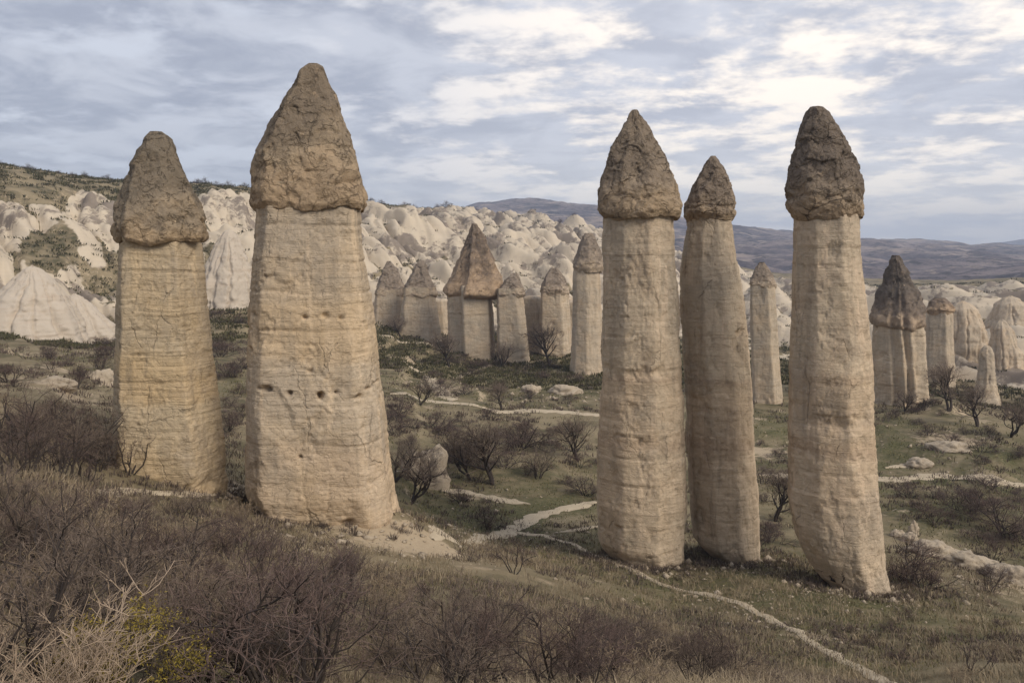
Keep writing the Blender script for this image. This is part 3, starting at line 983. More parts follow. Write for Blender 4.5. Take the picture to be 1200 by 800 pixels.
BIG = 'tall capped pillars of the near row'
chimney('broad tapering pillar with blunt dark cap and a notched overhanging foot', 48,
        [(268, 138, 237), (290, 139, 236), (330, 137, 241), (370, 135, 245), (400, 134, 248), (450, 132, 254), (500, 131, 260), (530, 130, 264), (552, 130, 266), (562, 132, 264)],
        [(154, 176, 190), (160, 171, 198), (167, 165, 204), (180, 158, 210), (195, 151, 216), (215, 141, 224), (235, 133, 234), (255, 129, 241), (270, 129, 243), (280, 132, 243), (284, 136, 240)],
        [(-1, .15), (-.88, -.55), (.36, -1.0), (1, -.25), (.92, .6), (0, 1), (-.8, .75)],
        (M_sh1, capm('blunt grey lichen cap', (0.215, 0.176, 0.130), (0.338, 0.267, 0.189), (0.482, 0.353, 0.224), 1, 0.6, 0.35)), 11, soft=7, group=BIG, cap_block=0.45,
        cap_poly=[(-1, .1), (-.7, -.75), (.1, -1), (.8, -.7), (1, 0), (.7, .8), (-.5, .9)])
chimney('massive stout pillar with big pointed cap and a line of dark pits', 45,
        [(228, 298, 424), (245, 299, 424), (270, 298, 425), (300, 294, 428), (330, 292, 432), (350, 291, 435), (400, 289, 441), (450, 286, 447), (500, 285, 454), (550, 285, 459), (575, 286, 462), (600, 300, 466), (625, 330, 468)],
        [(75, 362, 372), (78, 357, 378), (84, 350, 383), (95, 346, 388), (105, 337, 391), (120, 324, 398), (140, 311, 405), (160, 303, 412), (180, 297, 419), (205, 294, 425), (225, 293, 429), (240, 294, 430), (247, 300, 427)],
        [(-1, .1), (-.93, -.35), (-.72, -.72), (.55, -.95), (.86, -.66), (1, 0), (.8, .7), (0, 1), (-.8, .75)],
        (M_sh2, capm('pointed brown conglomerate cap', (0.240, 0.189, 0.137), (0.390, 0.299, 0.202), (0.493, 0.358, 0.230), 2, 0.75, 0.45)), 22, na=200, nz=280, soft=10, group=BIG, cap_block=0.7,
        pits=[(447, 314, .20, .6), (450, 341, .14, .5), (452, 377, .17, .7), (455, 377, .12, .6), (449, 396, .11, .4), (453, 419, .13, .5), (443, 438, .13, .5), (446, 430, .10, .4), (368, 359, .13, .3), (366, 383, .2, .22), (368, 400, .10, .25),
              (426, 365, .15, .25), (366, 300, .12, .3), (520, 353, .10, .3), (406, 296, .14, .3), (590, 408, .30, .4)])
chimney('slender pillar with steep conical cap, free standing between stout pillar and double pair', 55,
        [(242, 707, 792), (260, 707, 790), (290, 706, 791), (330, 707, 794), (360, 706, 796), (400, 704, 798), (440, 703, 799), (480, 702, 802), (520, 699, 804), (560, 699, 805), (600, 700, 805), (630, 700, 804), (645, 712, 803), (658, 735, 800)],
        [(129, 741, 747), (133, 738, 751), (140, 734, 755), (150, 729, 760), (165, 722, 768), (180, 715, 776), (195, 710, 784), (210, 705, 790), (225, 701, 795), (238, 700, 798), (250, 701, 798), (257, 707, 794)],
        [(-1, .1), (-.9, -.5), (-.35, -.92), (.35, -.98), (.9, -.5), (1, .1), (.6, .8), (-.5, .85)],
        (M_sh3, capm('steep grey brown cap', (0.240, 0.189, 0.140), (0.358, 0.280, 0.202), (0.459, 0.342, 0.224), 3, 0.6)), 33, soft=16, group=BIG, rough=1.15, cap_rough=1.15,
        pits=[(432, 755, .5, .2), (430, 772, .4, .2), (433, 740, .4, .15), (510, 760, .5, .12), (605, 727, .2, .3)])
chimney('shorter slender pillar with small pointed cap, tucked close behind its taller twin', 58,
        [(250, 805, 858), (262, 804, 858), (290, 800, 862), (320, 796, 868), (350, 796, 872), (400, 799, 878), (450, 802, 882), (500, 803, 884), (550, 805, 887), (600, 808, 890), (630, 812, 892), (645, 828, 892), (658, 850, 888)],
        [(183, 833, 838), (187, 830, 842), (195, 825, 846), (205, 819, 851), (220, 810, 858), (235, 803, 862), (245, 801, 863), (252, 801, 862), (259, 806, 858)],
        [(-1, .1), (-.75, -.65), (-.2, -1.0), (.45, -.9), (.95, -.3), (1, .2), (.5, .85), (-.6, .8)],
        (M_sh4, capm('small pointed grey cap', (0.227, 0.179, 0.137), (0.345, 0.267, 0.195), (0.448, 0.336, 0.224), 4, 0.6)), 44, soft=11, group=BIG, rough=1.2, cap_rough=1.2,
        pits=[(475, 830, .5, .15), (388, 868, .25, .25)])
chimney('tall slender pillar with long bullet shaped cap and ringed collar, by a dead dark shrub', 52,
        [(243, 931, 1010), (260, 930, 1009), (280, 928, 1010), (320, 927, 1013), (360, 927, 1017), (400, 925, 1022), (450, 924, 1025), (500, 923, 1026), (540, 923, 1030), (580, 923, 1033), (615, 928, 1036), (640, 938, 1039), (665, 955, 1042), (690, 985, 1047)],
        [(126, 949, 963), (130, 945, 968), (138, 942, 974), (150, 938, 983), (165, 934, 991), (180, 929, 999), (195, 925, 1005), (212, 922, 1009), (225, 918, 1011), (235, 919, 1012), (245, 922, 1013), (253, 926, 1012), (258, 930, 1010)],
        [(-1, .1), (-.85, -.6), (-.25, -.95), (.5, -.95), (.95, -.45), (1, .2), (.5, .85), (-.6, .8)],
        (M_sh5, capm('long dark bullet cap', (0.195, 0.156, 0.124), (0.305, 0.240, 0.176), (0.448, 0.330, 0.218), 5, 0.45)), 55, soft=13, group=BIG, rough=1.1, cap_rough=1.15, cap_block=1.3,
        pits=[(487, 960, .7, .15), (490, 990, .7, .15), (486, 1010, .4, .15)])

# ---- the farther chimneys
FAR = 'weathered capped rocks in the middle distance'
c_dk = lambda nm, sd: capm(nm, (0.28, 0.225, 0.175), (0.35, 0.275, 0.205), (0.47, 0.365, 0.26), sd, 0.6)
c_or = lambda nm, sd: capm(nm, (0.21, 0.16, 0.12), (0.36, 0.26, 0.175), (0.48, 0.34, 0.22), sd, 0.8)
SQ = [(-1, .1), (-.85, -.7), (.45, -.95), (1, -.35), (.9, .7), (-.7, .85)]
RD = [(-1, 0), (-.7, -.7), (0, -1), (.7, -.7), (1, 0), (.7, .7), (0, 1), (-.7, .7)]
far_kw = dict(na=84, nz=110, ncap=46, group=FAR, cracks=1.6, sink=8, cap_cuts=20)
chimney('broad far rock with dark brown pyramid cap and orange right face', 196,
        [(338, 524, 574), (345, 524, 576), (370, 524, 578), (400, 525, 580), (424, 526, 581)],
        [(262, 552, 558), (270, 549, 563), (285, 541, 571), (300, 534, 577), (318, 527, 584), (335, 521, 589), (344, 519, 590), (348, 524, 580)],
        [(-1, .2), (-.9, -.25), (-.35, -.5), (-.30, -1), (.8, -1), (1, -.3), (.8, .8), (-.7, .8)], (M_shf, c_or('pyramid cap rock', 6)), 66, soft=5, cap_rough=1.7, cap_block=1.4, **far_kw)
chimney('squat far pillar with small twin-peaked cap, right of the pyramid rock', 190,
        [(340, 582, 614), (350, 582, 614), (380, 582, 617), (410, 582, 620), (421, 582, 621)],
        [(320, 600, 606), (326, 594, 609), (335, 587, 613), (344, 582, 616), (348, 584, 614)],
        SQ, (M_shf, c_dk('twin peaked cap', 7)), 77, soft=5, cap_rough=1.8, **far_kw)
chimney('far rock wall with pointed grey cap and bright sunlit side', 212,
        [(340, 472, 511), (350, 472, 511), (375, 468, 514), (398, 464, 518)],
        [(305, 491, 496), (312, 486, 500), (325, 480, 505), (338, 474, 511), (345, 472, 513), (348, 475, 510)],
        SQ, (M_shf, c_dk('pointed grey cap', 8)), 88, soft=5, cap_rough=1.6, **far_kw)
chimney('low far rock wall with small peaked cap beside the stout pillar', 222,
        [(342, 440, 475), (350, 439, 475), (370, 437, 475), (388, 436, 474)],
        [(306, 454, 458), (315, 449, 465), (328, 444, 471), (340, 440, 476), (345, 439, 476), (348, 442, 474)],
        SQ, (M_shf, c_dk('low peaked cap', 9)), 99, soft=5, cap_rough=1.5, **far_kw)
chimney('hooded far pillar behind bare trees, half way to the slender pillars', 200,
        [(338, 634, 667), (350, 633, 667), (380, 632, 669), (410, 631, 671)],
        [(314, 646, 653), (320, 641, 658), (330, 636, 664), (340, 633, 668), (346, 635, 667)],
        SQ, (M_shf, c_dk('hooded cap', 10)), 110, soft=6, cap_rough=1.6, **far_kw)
chimney('tall far pillar with rounded grey cap, close left of the slender pillar', 172,
        [(312, 672, 704), (325, 671, 704), (350, 671, 705), (380, 670, 706), (410, 669, 707), (434, 668, 708)],
        [(273, 686, 693), (278, 681, 698), (288, 676, 703), (300, 672, 706), (312, 670, 708), (319, 673, 706)],
        RD, (M_shf, c_dk('rounded grey cap', 11)), 121, soft=10, cap_rough=1.3, **far_kw)
chimney('narrow far pillar with grey gable cap, seen between the slender pillars', 132,
        [(332, 879, 909), (345, 879, 909), (380, 879, 911), (420, 880, 914), (450, 881, 916), (466, 882, 918)],
        [(307, 890, 896), (313, 885, 900), (322, 881, 906), (332, 878, 910), (337, 880, 909)],
        SQ, (M_shf, c_dk('gable cap', 12)), 132, soft=5, cap_rough=1.3, **far_kw)
chimney('fluted far rock with dark jagged crown and drip-like columns', 140,
        [(372, 1023, 1083), (385, 1022, 1084), (410, 1022, 1086), (440, 1022, 1088), (470, 1022, 1091)],
        [(299, 1046, 1053), (305, 1042, 1058), (318, 1038, 1064), (332, 1034, 1071), (342, 1027, 1077), (355, 1022, 1082), (368, 1018, 1085), (378, 1019, 1086), (382, 1024, 1083)],
        [(-1, .2), (-.8, -.6), (-.3, -.85), (-.2, -.7), (.15, -1), (.25, -.75), (.5, -.95), (.6, -.7), (.95, -.5), (1, .2), (.6, .8), (-.6, .8)],
        (M_shf, capm('jagged dark crown', (0.15, 0.125, 0.105), (0.25, 0.195, 0.15), (0.46, 0.345, 0.24), 13, 0.5)), 143, soft=3, cap_rough=1.4, cap_block=1.6, rough=1.5, **far_kw)
chimney('flat far block pillar with pale crumbling top beside the fluted rock', 205,
        [(362, 1087, 1117), (380, 1086, 1117), (420, 1085, 1119), (470, 1083, 1122)],
        [(349, 1094, 1108), (354, 1088, 1115), (362, 1084, 1120), (368, 1087, 1117)],
        SQ, (M_shf, c_or('crumbling pale top', 14)), 154, soft=5, cap_rough=1.4, **far_kw)
chimney('short stubby rock pillar in the hollow at valley edge', 188,
        [(404, 1153, 1160), (412, 1148, 1165), (430, 1146, 1167), (450, 1143, 1169), (465, 1138, 1172), (484, 1128, 1182)], None,
        RD, (M_shf, None), 165, soft=8, rough=2.4, **far_kw)


# ------------------------------------------------------------------ pale cones standing out of the hillside
def mat_pale():
    m, b = new_mat('pale smooth tuff')
    co = b.n('ShaderNodeTexCoord').outputs['Object']
    c = b.mix(b.noise(co, 0.25, 6, 0.65), (0.50, 0.42, 0.33), (0.43, 0.375, 0.31))
    zs = b.noise(b.mapping(co, scale=(0.1, 0.1, 1.2)), 1.0, 5, 0.65)
    c = b.mix(b.math('MULTIPLY', b.step(zs, 0.5, 0.68), 0.45), c, (0.42, 0.33, 0.25))
    c = b.mix(b.math('MULTIPLY', b.step(b.noise(co, 0.8, 7, 0.7), 0.60, 0.68), 0.6), c, (0.26, 0.20, 0.155))
    finish(b, c, 0.96, b.noise(co, 1.5, 8, 0.7), 0.6, 0.25, 0.1)
    return m


M_pale = mat_pale()


STAR = [(math.cos(a) * (1 if k % 2 else 0.90), math.sin(a) * (1 if k % 2 else 0.88)) for k, a in enumerate(np.linspace(0, 2 * math.pi, 18, endpoint=False) + 0.12 * np.sin(np.arange(18) * 2.3))]


def cone(label, d, prof, seed, group='pale cones at the foot of the hillside', elong=1.0):
    chimney(label, d, prof, None, RD, (M_pale, None), seed, na=120, nz=100, soft=15, name='tuff_cone', cat='rock cone', group=group, rough=1.8, cracks=1.2, sink=9, gully=0.13)


cone('large smooth pale cone at the hill foot beside the leaning pillar', 178, [(310, 33, 42), (316, 26, 50), (330, 10, 66), (350, -12, 82), (372, -30, 96), (392, -44, 108)], 201)
cone('low pale double-ribbed cone right of the large smooth cone', 184, [(344, 82, 92), (352, 74, 102), (366, 62, 118), (380, 50, 134), (394, 42, 146)], 202)
for lab_, d_, pr_, sd_ in [
    ('tan fluted cone standing in the hollow right of the flat block pillar', 250, [(352, 1122, 1134), (362, 1112, 1146), (385, 1104, 1158), (420, 1098, 1166), (462, 1094, 1172)], 211),
    ('tan weathered cone behind the stubby rock pillar', 238, [(374, 1170, 1177), (385, 1161, 1188), (410, 1155, 1198), (452, 1148, 1206)], 212),
    ('broad tan cone at the back of the hollow', 285, [(346, 1178, 1190), (356, 1164, 1206), (380, 1152, 1222), (425, 1142, 1236)], 213),
    ('low tan cone close behind the fluted rock', 230, [(362, 1088, 1094), (375, 1078, 1104), (400, 1070, 1112), (440, 1064, 1120)], 214)]:
    chimney(lab_, d_, pr_, None, RD, (M_shf, None), sd_, na=110, nz=90, soft=12, name='tuff_cone', cat='rock cone', group='tan cones in the hollow', rough=2.0, cracks=1.5, sink=9, gully=0.12)
cone('pointed pale cone in the gap between the two stout pillars', 196, [(268, 264, 273), (275, 258, 279), (290, 249, 287), (310, 240, 296), (330, 232, 304), (354, 226, 310)], 203)


WALL = 'low rock walls between the far pillars'
wkw = dict(na=64, nz=60, group=WALL, cracks=1.8, sink=8, name='rock_cliff', cat='rock cliff', soft=6, rough=1.3)
FLAT = [(-1, .05), (-.9, -.16), (-.4, -.24), (.1, -.18), (.5, -.25), (.92, -.15), (1, .05), (.5, .22), (-.5, .22)]
chimney('long pale fluted cliff behind the hooded and rounded far pillars', 226, [(344, 606, 688), (352, 600, 694), (380, 594, 702), (410, 590, 708)], None, FLAT, (M_shf, None), 304, na=140, nz=70, group=WALL, cracks=2.0, sink=8, name='rock_cliff', cat='rock cliff', soft=4, rough=1.6, gully=0.10)
chimney('long pale fluted cliff behind the pointed grey caps', 232, [(346, 436, 530), (354, 430, 538), (380, 424, 546), (402, 420, 550)], None, FLAT, (M_shf, None), 305, na=140, nz=70, group=WALL, cracks=2.0, sink=8, name='rock_cliff', cat='rock cliff', soft=4, rough=1.6, gully=0.10)
chimney('low crumbling rock wall joining the twin-peaked and hooded pillars', 206, [(346, 612, 634), (360, 611, 638), (390, 610, 642), (405, 610, 644)], None, SQ, (M_shf, None), 301, **wkw)
chimney('low pale rock wall between hooded and tall rounded pillars', 212, [(352, 662, 678), (370, 660, 682), (400, 658, 690)], None, SQ, (M_shf, None), 302, **wkw)
chimney('pale rock wall in the slot left of the pyramid rock', 225, [(350, 508, 526), (365, 506, 530), (395, 504, 534)], None, RD, (M_shf, None), 303, **wkw)


# ------------------------------------------------------------------ boulders and outcrops
def mat_rock():
    m, b = new_mat('buff outcrop rock')
    co = b.n('ShaderNodeTexCoord').outputs['Object']
    c = b.mix(b.noise(co, 0.7, 7, 0.65), (0.45, 0.365, 0.27), (0.34, 0.285, 0.215))
    c = b.mix(b.math('MULTIPLY', b.step(b.noise(co, 1.6, 7, 0.7), 0.54, 0.64), 0.7), c, (0.17, 0.135, 0.095))
    finish(b, c, 0.96, b.noise(co, 2.2, 8, 0.7), 0.8, 0.2, 0.1)
    return m


M_rock = mat_rock()


def boulder(label, px, py, wpx, hpx, seed, group='pale rock outcrops', name='boulder', mat=None, sink=0.5):
    p, d = hit(px, py)
    m_per = d / F
    rx, rz = wpx * m_per / 2, hpx * m_per
    n, k = 44, 26
    th = np.linspace(0.02, math.pi * 0.98, k)
    ph = np.linspace(-math.pi, math.pi, n, endpoint=False)
    T, H = np.meshgrid(th, ph, indexing='ij')
    x, y, z = np.sin(T) * np.cos(H), np.sin(T) * np.sin(H), np.cos(T)
    w1, w2, wid = worley(x * 1.3 + seed, y * 1.3, z * 1.3, seed)
    r = 1 + 0.26 * fbm(x * 1.4, y * 1.4, z * 1.4 + seed, 4, seed) + 0.30 * (wid - 0.5) - 0.08 * np.exp(-((w2 - w1) / 0.08) ** 2) + 0.10 * fbm(x * 5, y * 5, z * 5, 3, seed + 4)
    V = np.stack([x * r * rx, y * r * rx * 0.75, z * r * rz], -1).reshape(-1, 3)
    V = np.vstack([V, [V[:n].mean(0)], [V[-n:].mean(0)]])
    f = grid_faces(k, n, True)[:, ::-1]
    i = np.arange(n)
    a = len(V) - 2
    f = np.vstack([f, np.stack([i, (i + 1) % n, np.full(n, a), np.full(n, a)], -1), np.stack([(k - 1) * n + (i + 1) % n, (k - 1) * n + i, np.full(n, a + 1), np.full(n, a + 1)], -1)])
    o = mesh_obj(name, V, f, mat or M_rock)
    o.location = (p[0], p[1], p[2] + rz * (0.5 - sink))
    o.rotation_euler = (0, 0, -math.atan2(p[0], p[1]))
    tag(o, label, 'rock', group)
    return o


boulder('rounded white rock mound behind a small bare tree', 508, 566, 46, 40, 1)
boulder('white rock knob beside the rounded mound', 482, 558, 26, 30, 2)
boulder('broken pale outcrop above the valley path', 662, 461, 38, 9, 3)
boulder('flat pale outcrop left of the broken one', 622, 459, 24, 9, 4)
boulder('flat white slab at the foot of the bullet-capped pillar', 1052, 628, 18, 7, 7)
boulder('upright white stone beside the flat slab', 1070, 626, 10, 14, 8)
boulder('pale rock at head of the white spine', 1066, 634, 18, 9, 9)
boulder('long pale ledge of the white rock spine', 1098, 648, 50, 11, 10)
boulder('middle pale ledge of the white rock spine', 1142, 662, 52, 11, 11)
boulder('lowest pale ledge of the white rock spine', 1184, 680, 46, 15, 12)
boulder('low pale ledge on the green bank under the fluted rock', 1112, 526, 40, 8, 14)
boulder('small pale ledge near the path under the fluted rock', 1078, 545, 26, 8, 15)
boulder('pale stone foot block under the notched pillar edge', 234, 565, 22, 14, 16)
boulder('small tan foot stone beneath the notched pillar corner', 257, 562, 13, 16, 17)
boulder('pale bank of rock on the left slope behind thorn bushes', 118, 448, 34, 14, 18)
boulder('low pale bank beside the leaning pillar edge', 66, 452, 40, 10, 19)


# ------------------------------------------------------------------ bare shrubs and trees
def mat_wood(name, c1, c2):
    m, b = new_mat(name)
    co = b.n('ShaderNodeTexCoord').outputs['Object']
    geo = b.n('ShaderNodeNewGeometry')
    oi = b.n('ShaderNodeObjectInfo')
    f = b.math('ADD', b.math('MULTIPLY', geo.outputs['Random Per Island'], 0.7), b.math('MULTIPLY', oi.outputs['Random'], 0.3))
    c = b.mix(f, c1, c2)
    c = b.mix(b.math('MULTIPLY', b.step(b.noise(co, 14, 4, 0.6), 0.5, 0.7), 0.35), c, tuple(v * 0.5 for v in c1))
    finish(b, c, 0.85, None, spec=0.2)
    return m


M_bark = mat_wood('dark bark', (0.030, 0.024, 0.021), (0.070, 0.055, 0.047))
M_twig = mat_wood('grey brown twigs', (0.062, 0.045, 0.037), (0.25, 0.19, 0.145))
M_twigd = mat_wood('dark violet brown twigs', (0.055, 0.038, 0.033), (0.18, 0.125, 0.105))
M_straw = mat_wood('bleached straw stems', (0.24, 0.175, 0.12), (0.47, 0.36, 0.26))
M_tawny = mat_wood('tawny dry stems', (0.17, 0.125, 0.08), (0.40, 0.31, 0.205))
M_yel = mat_wood('mustard yellow leaves', (0.17, 0.135, 0.028), (0.42, 0.31, 0.055))


def tube(pts, rad, k):
    n = len(pts)
    t = np.gradient(pts, axis=0)
    t /= np.linalg.norm(t, axis=1)[:, None] + 1e-9
    a = np.cross(t, np.array([0.31, 0.17, 0.93]))
    a /= np.linalg.norm(a, axis=1)[:, None] + 1e-9
    b = np.cross(t, a)
    an = np.arange(k) * 2 * math.pi / k
    v = pts[:, None, :] + rad[:, None, None] * (a[:, None, :] * np.cos(an)[None, :, None] + b[:, None, :] * np.sin(an)[None, :, None])
    return v.reshape(-1, 3), grid_faces(n, k, True)


def grow(seed, stems, height_, lean, kids, ratio=0.6, r0=0.03, start=0.25, droop=0.0, kink=0.22, trunk=None):
    """two meshes: thick wood and fine twigs. height_ ~ overall height in metres"""
    r = np.random.default_rng(seed)
    wood, twigs = [], []

    def branch(p, dirv, L, rad, lev):
        n = 6 if lev < 2 else (5 if lev < 3 else 4)
        pts_ = [p]
        dcur = dirv / np.linalg.norm(dirv)
        for i in range(n - 1):
            dcur = dcur + r.normal(0, kink, 3) + np.array([0, 0, 0.06 - droop * lev])
            dcur /= np.linalg.norm(dcur)
            pts_.append(pts_[-1] + dcur * L / (n - 1))
        pts_ = np.array(pts_)
        rr = np.linspace(rad, max(rad * 0.42, 0.0022), n)
        (wood if lev <= 1 else twigs).append((pts_, rr, 5 if lev == 0 else (4 if lev == 1 else 3)))
        if lev >= len(kids):
            return
        for _ in range(kids[lev]):
            t = r.uniform(start, 1.0) if lev else r.uniform(max(start, .3), 1.0)
            q = t * (n - 1)
            i = min(int(q), n - 2)
            pp = pts_[i] + (pts_[i + 1] - pts_[i]) * (q - i)
            ax = pts_[i + 1] - pts_[i]
            ax = ax / np.linalg.norm(ax)
            side = r.normal(0, 1, 3)
            side -= ax * side.dot(ax)
            side /= np.linalg.norm(side) + 1e-9
            ang = r.uniform(0.45, 1.1)
            branch(pp, ax * math.cos(ang) + side * math.sin(ang), L * ratio * r.uniform(0.65, 1.2) * (1.15 - 0.4 * t), max(rad * 0.55 * (1.1 - 0.5 * t), 0.0028), lev + 1)
    if trunk:
        for s in range(stems):
            a = r.uniform(0, 2 * math.pi)
            branch(np.array([0, 0, -0.15]), np.array([math.cos(a) * lean, math.sin(a) * lean, 1.0]), height_ * trunk, r0, 0)
    else:
        for s in range(stems):
            a = 2 * math.pi * (s + r.uniform(-.3, .3)) / stems
            l = lean * r.uniform(0.4, 1.2)
            branch(np.array([math.cos(a) * 0.1, math.sin(a) * 0.1, -0.1]), np.array([math.cos(a) * l, math.sin(a) * l, 1.0]), height_ * 0.66 * r.uniform(0.75, 1.15), r0 * r.uniform(.7, 1.1), 0)
    out = []
    for lst in (wood, twigs):
        V, Fc, o = [], [], 0
        for p_, r_, k in lst:
            v, f = tube(p_, r_, k)
            V.append(v); Fc.append(f + o); o += len(v)
        out.append((np.concatenate(V), np.concatenate(Fc)))
    return out


class Plant:
    def __init__(self, spec, wood, twig):
        (wv, wf), (tv, tf) = grow(**spec)
        self.h = np.percentile(np.concatenate([wv[:, 2], tv[:, 2]]), 98)
        self.w = np.percentile(np.hypot(tv[:, 0], tv[:, 1]), 95) * 2
        self.parts = []
        for nm, v, f, m in (('stem', wv, wf, wood), ('twigs', tv, tf, twig)):
            o = mesh_obj(nm, v, f, m)
            self.parts.append((nm, o.data))
            bpy.data.objects.remove(o)

    def put(self, name, loc, size, rz, label, cat, group, wide=1.0, part_name='stem'):
        s = size / self.h
        root = empty(name, tuple(loc), rz)
        root.scale = (s * wide, s * wide, s)
        for nm, me in self.parts:
            o = bpy.data.objects.new(part_name if nm == 'stem' else nm, me)
            COL.objects.link(o)
            o.parent = root
            if nm == 'twigs':
                o['kind'] = 'stuff'
        tag(root, label, cat, group)
        return root


PL = {
    'dense': Plant(dict(seed=1, stems=9, height_=2.0, lean=0.75, kids=(6, 5, 5), ratio=0.6, r0=0.028, start=0.15), M_bark, M_twig),
    'dense2': Plant(dict(seed=2, stems=11, height_=1.7, lean=1.0, kids=(6, 5, 4), ratio=0.6, r0=0.022, start=0.1, kink=0.28), M_bark, M_twigd),
    'upright': Plant(dict(seed=3, stems=7, height_=2.4, lean=0.42, kids=(6, 5, 5), ratio=0.52, r0=0.03, start=0.2, kink=0.16), M_bark, M_twig),
    'dark': Plant(dict(seed=4, stems=10, height_=2.0, lean=0.9, kids=(7, 5, 5), ratio=0.58, r0=0.03, start=0.1, kink=0.3), M_bark, M_twigd),
    'sparse': Plant(dict(seed=5, stems=4, height_=2.2, lean=0.7, kids=(5, 4, 4), ratio=0.6, r0=0.04, start=0.25, kink=0.26), M_bark, M_twigd),
    'tree': Plant(dict(seed=6, stems=2, height_=4.2, lean=0.25, kids=(8, 6, 5, 4), ratio=0.62, r0=0.085, start=0.3, kink=0.2, trunk=0.55), M_bark, M_twig),
    'tree2': Plant(dict(seed=8, stems=3, height_=4.0, lean=0.55, kids=(7, 6, 5, 3), ratio=0.62, r0=0.07, start=0.28, kink=0.24, trunk=0.55), M_bark, M_twig),
    'straw': Plant(dict(seed=9, stems=46, height_=1.2, lean=0.9, kids=(5, 3), ratio=0.42, r0=0.0045, start=0.3, kink=0.15), M_straw, M_straw),
    'tawny': Plant(dict(seed=15, stems=14, height_=1.1, lean=0.7, kids=(6, 4, 3), ratio=0.5, r0=0.010, start=0.2, kink=0.18), M_twig, M_tawny),
    'snag': Plant(dict(seed=12, stems=3, height_=2.0, lean=1.3, kids=(4, 3, 3), ratio=0.5, r0=0.09, start=0.35, kink=0.32), M_bark, M_bark),
}
rs = np.random.default_rng(99)


def plant(kind, px, py, hpx, label, cat, name, group=None, wide=1.0, part='stem', d=None):
    p, dd = (hit(px, py) if d is None else (at_d(px, d), d))
    return PL[kind].put(name, p, hpx * dd / F, rs.uniform(0, 6.28), label, cat, group, wide, part)


TR = 'bare trees of the valley'
for kind, px, py, h, lab in [
    ('tree2', 482, 588, 62, 'small bare tree in front of the rounded white mound'),
    ('tree2', 462, 565, 55, 'bare grey tree at the edge of the stout pillar'),
    ('tree', 578, 568, 78, 'wide dark bare tree in the thicket of the valley floor'),
    ('tree2', 552, 562, 60, 'bare twiggy tree leaning into the wide dark tree'),
    ('tree', 678, 540, 55, 'bare tree on the green bank left of the slender pillar'),
    ('tree', 527, 430, 40, 'bare tree before the left edge of the pyramid rock'),
    ('tree2', 588, 430, 32, 'bare tree at the foot of the twin-peaked pillar'),
    ('tree', 645, 428, 50, 'bare tree in front of the hooded far pillar'),
    ('tree', 588, 480, 32, 'lone bare tree standing on the valley path'),
    ('tree2', 492, 475, 32, 'bare tree at the end of the steep pale trail'),
    ('tree', 908, 610, 60, 'bare violet tree between the two right-hand slender pillars'),
    ('tree2', 1060, 482, 24, 'tiny bare tree below the fluted rock'),
    ('tree', 1112, 482, 50, 'bare tree on the ridge beside the fluted rock'),
    ('tree', 1146, 500, 44, 'bare tree on the ridge under the stubby pillar'),
    ('tree2', 1184, 512, 40, 'bare tree farthest along the ridge from the fluted rock'),
    ('tree', 700, 415, 26, 'bare tree at the foot of the tall far pillar'),
    ('tree2', 470, 396, 26, 'tiny bare tree against the far rock wall'),
]:
    plant(kind, px, py, h, lab, 'tree', 'bare_tree', TR, part='trunk')

plant('snag', 1005, 690, 36, 'dead black shrub with twisted arms against the bullet-capped pillar foot', 'shrub', 'dead_shrub')
plant('sparse', 152, 555, 50, 'dark spiky shrub at the foot of the notched pillar', 'shrub', 'bare_shrub')
plant('sparse', 602, 672, 46, 'lone upright shrub on the turf below the path fork', 'shrub', 'bare_shrub')
plant('dark', 1068, 682, 48, 'big violet brown bush right of the bullet-capped pillar', 'shrub', 'bare_shrub', wide=1.25)
plant('dark', 1080, 688, 32, 'low twiggy bush before the big violet one', 'shrub', 'bare_shrub')
plant('dark', 1178, 628, 42, 'dark bush on the far right turf above the white spine', 'shrub', 'bare_shrub', wide=1.3)
plant('dark', 1140, 600, 30, 'dark bush under the far slope path', 'shrub', 'bare_shrub', wide=1.4)
plant('dense2', 1163, 655, 20, 'small bush just behind the white spine', 'shrub', 'bare_shrub')
plant('dense2', 1160, 692, 26, 'small bush below the white spine', 'shrub', 'bare_shrub')
plant('sparse', 1140, 790, 34, 'dark spreading shrub alone on the lower turf', 'shrub', 'bare_shrub', wide=1.4)
plant('dark', 686, 580, 24, 'dark low bush by the curving footpath', 'shrub', 'bare_shrub', wide=1.5)
plant('dark', 540, 590, 22, 'dark low bush beside the short footpath', 'shrub', 'bare_shrub')
plant('dark', 572, 620, 30, 'pointed dark bush left of the path fork', 'shrub', 'bare_shrub')
plant('dark', 510, 505, 24, 'reddish dark bush on the brown slope', 'shrub', 'bare_shrub', wide=1.6)
plant('dark', 464, 487, 24, 'dark bush beside the stout pillar at path level', 'shrub', 'bare_shrub', wide=1.5)
plant('dense', 630, 560, 34, 'pale twiggy bush right of the wide dark tree', 'shrub', 'bare_shrub')
plant('dark', 540, 545, 40, 'dense violet thicket bush left of the wide dark tree', 'shrub', 'bare_shrub', wide=1.6)
plant('dark', 610, 525, 34, 'dense violet thicket bush behind the wide dark tree', 'shrub', 'bare_shrub', wide=1.6)
plant('straw', 30, 838, 118, 'bleached straw coloured bush in the lowest near corner', 'shrub', 'dry_bush', wide=1.3)
plant('straw', 78, 846, 90, 'bleached straw bush beside the mustard one', 'shrub', 'dry_bush', wide=1.2)

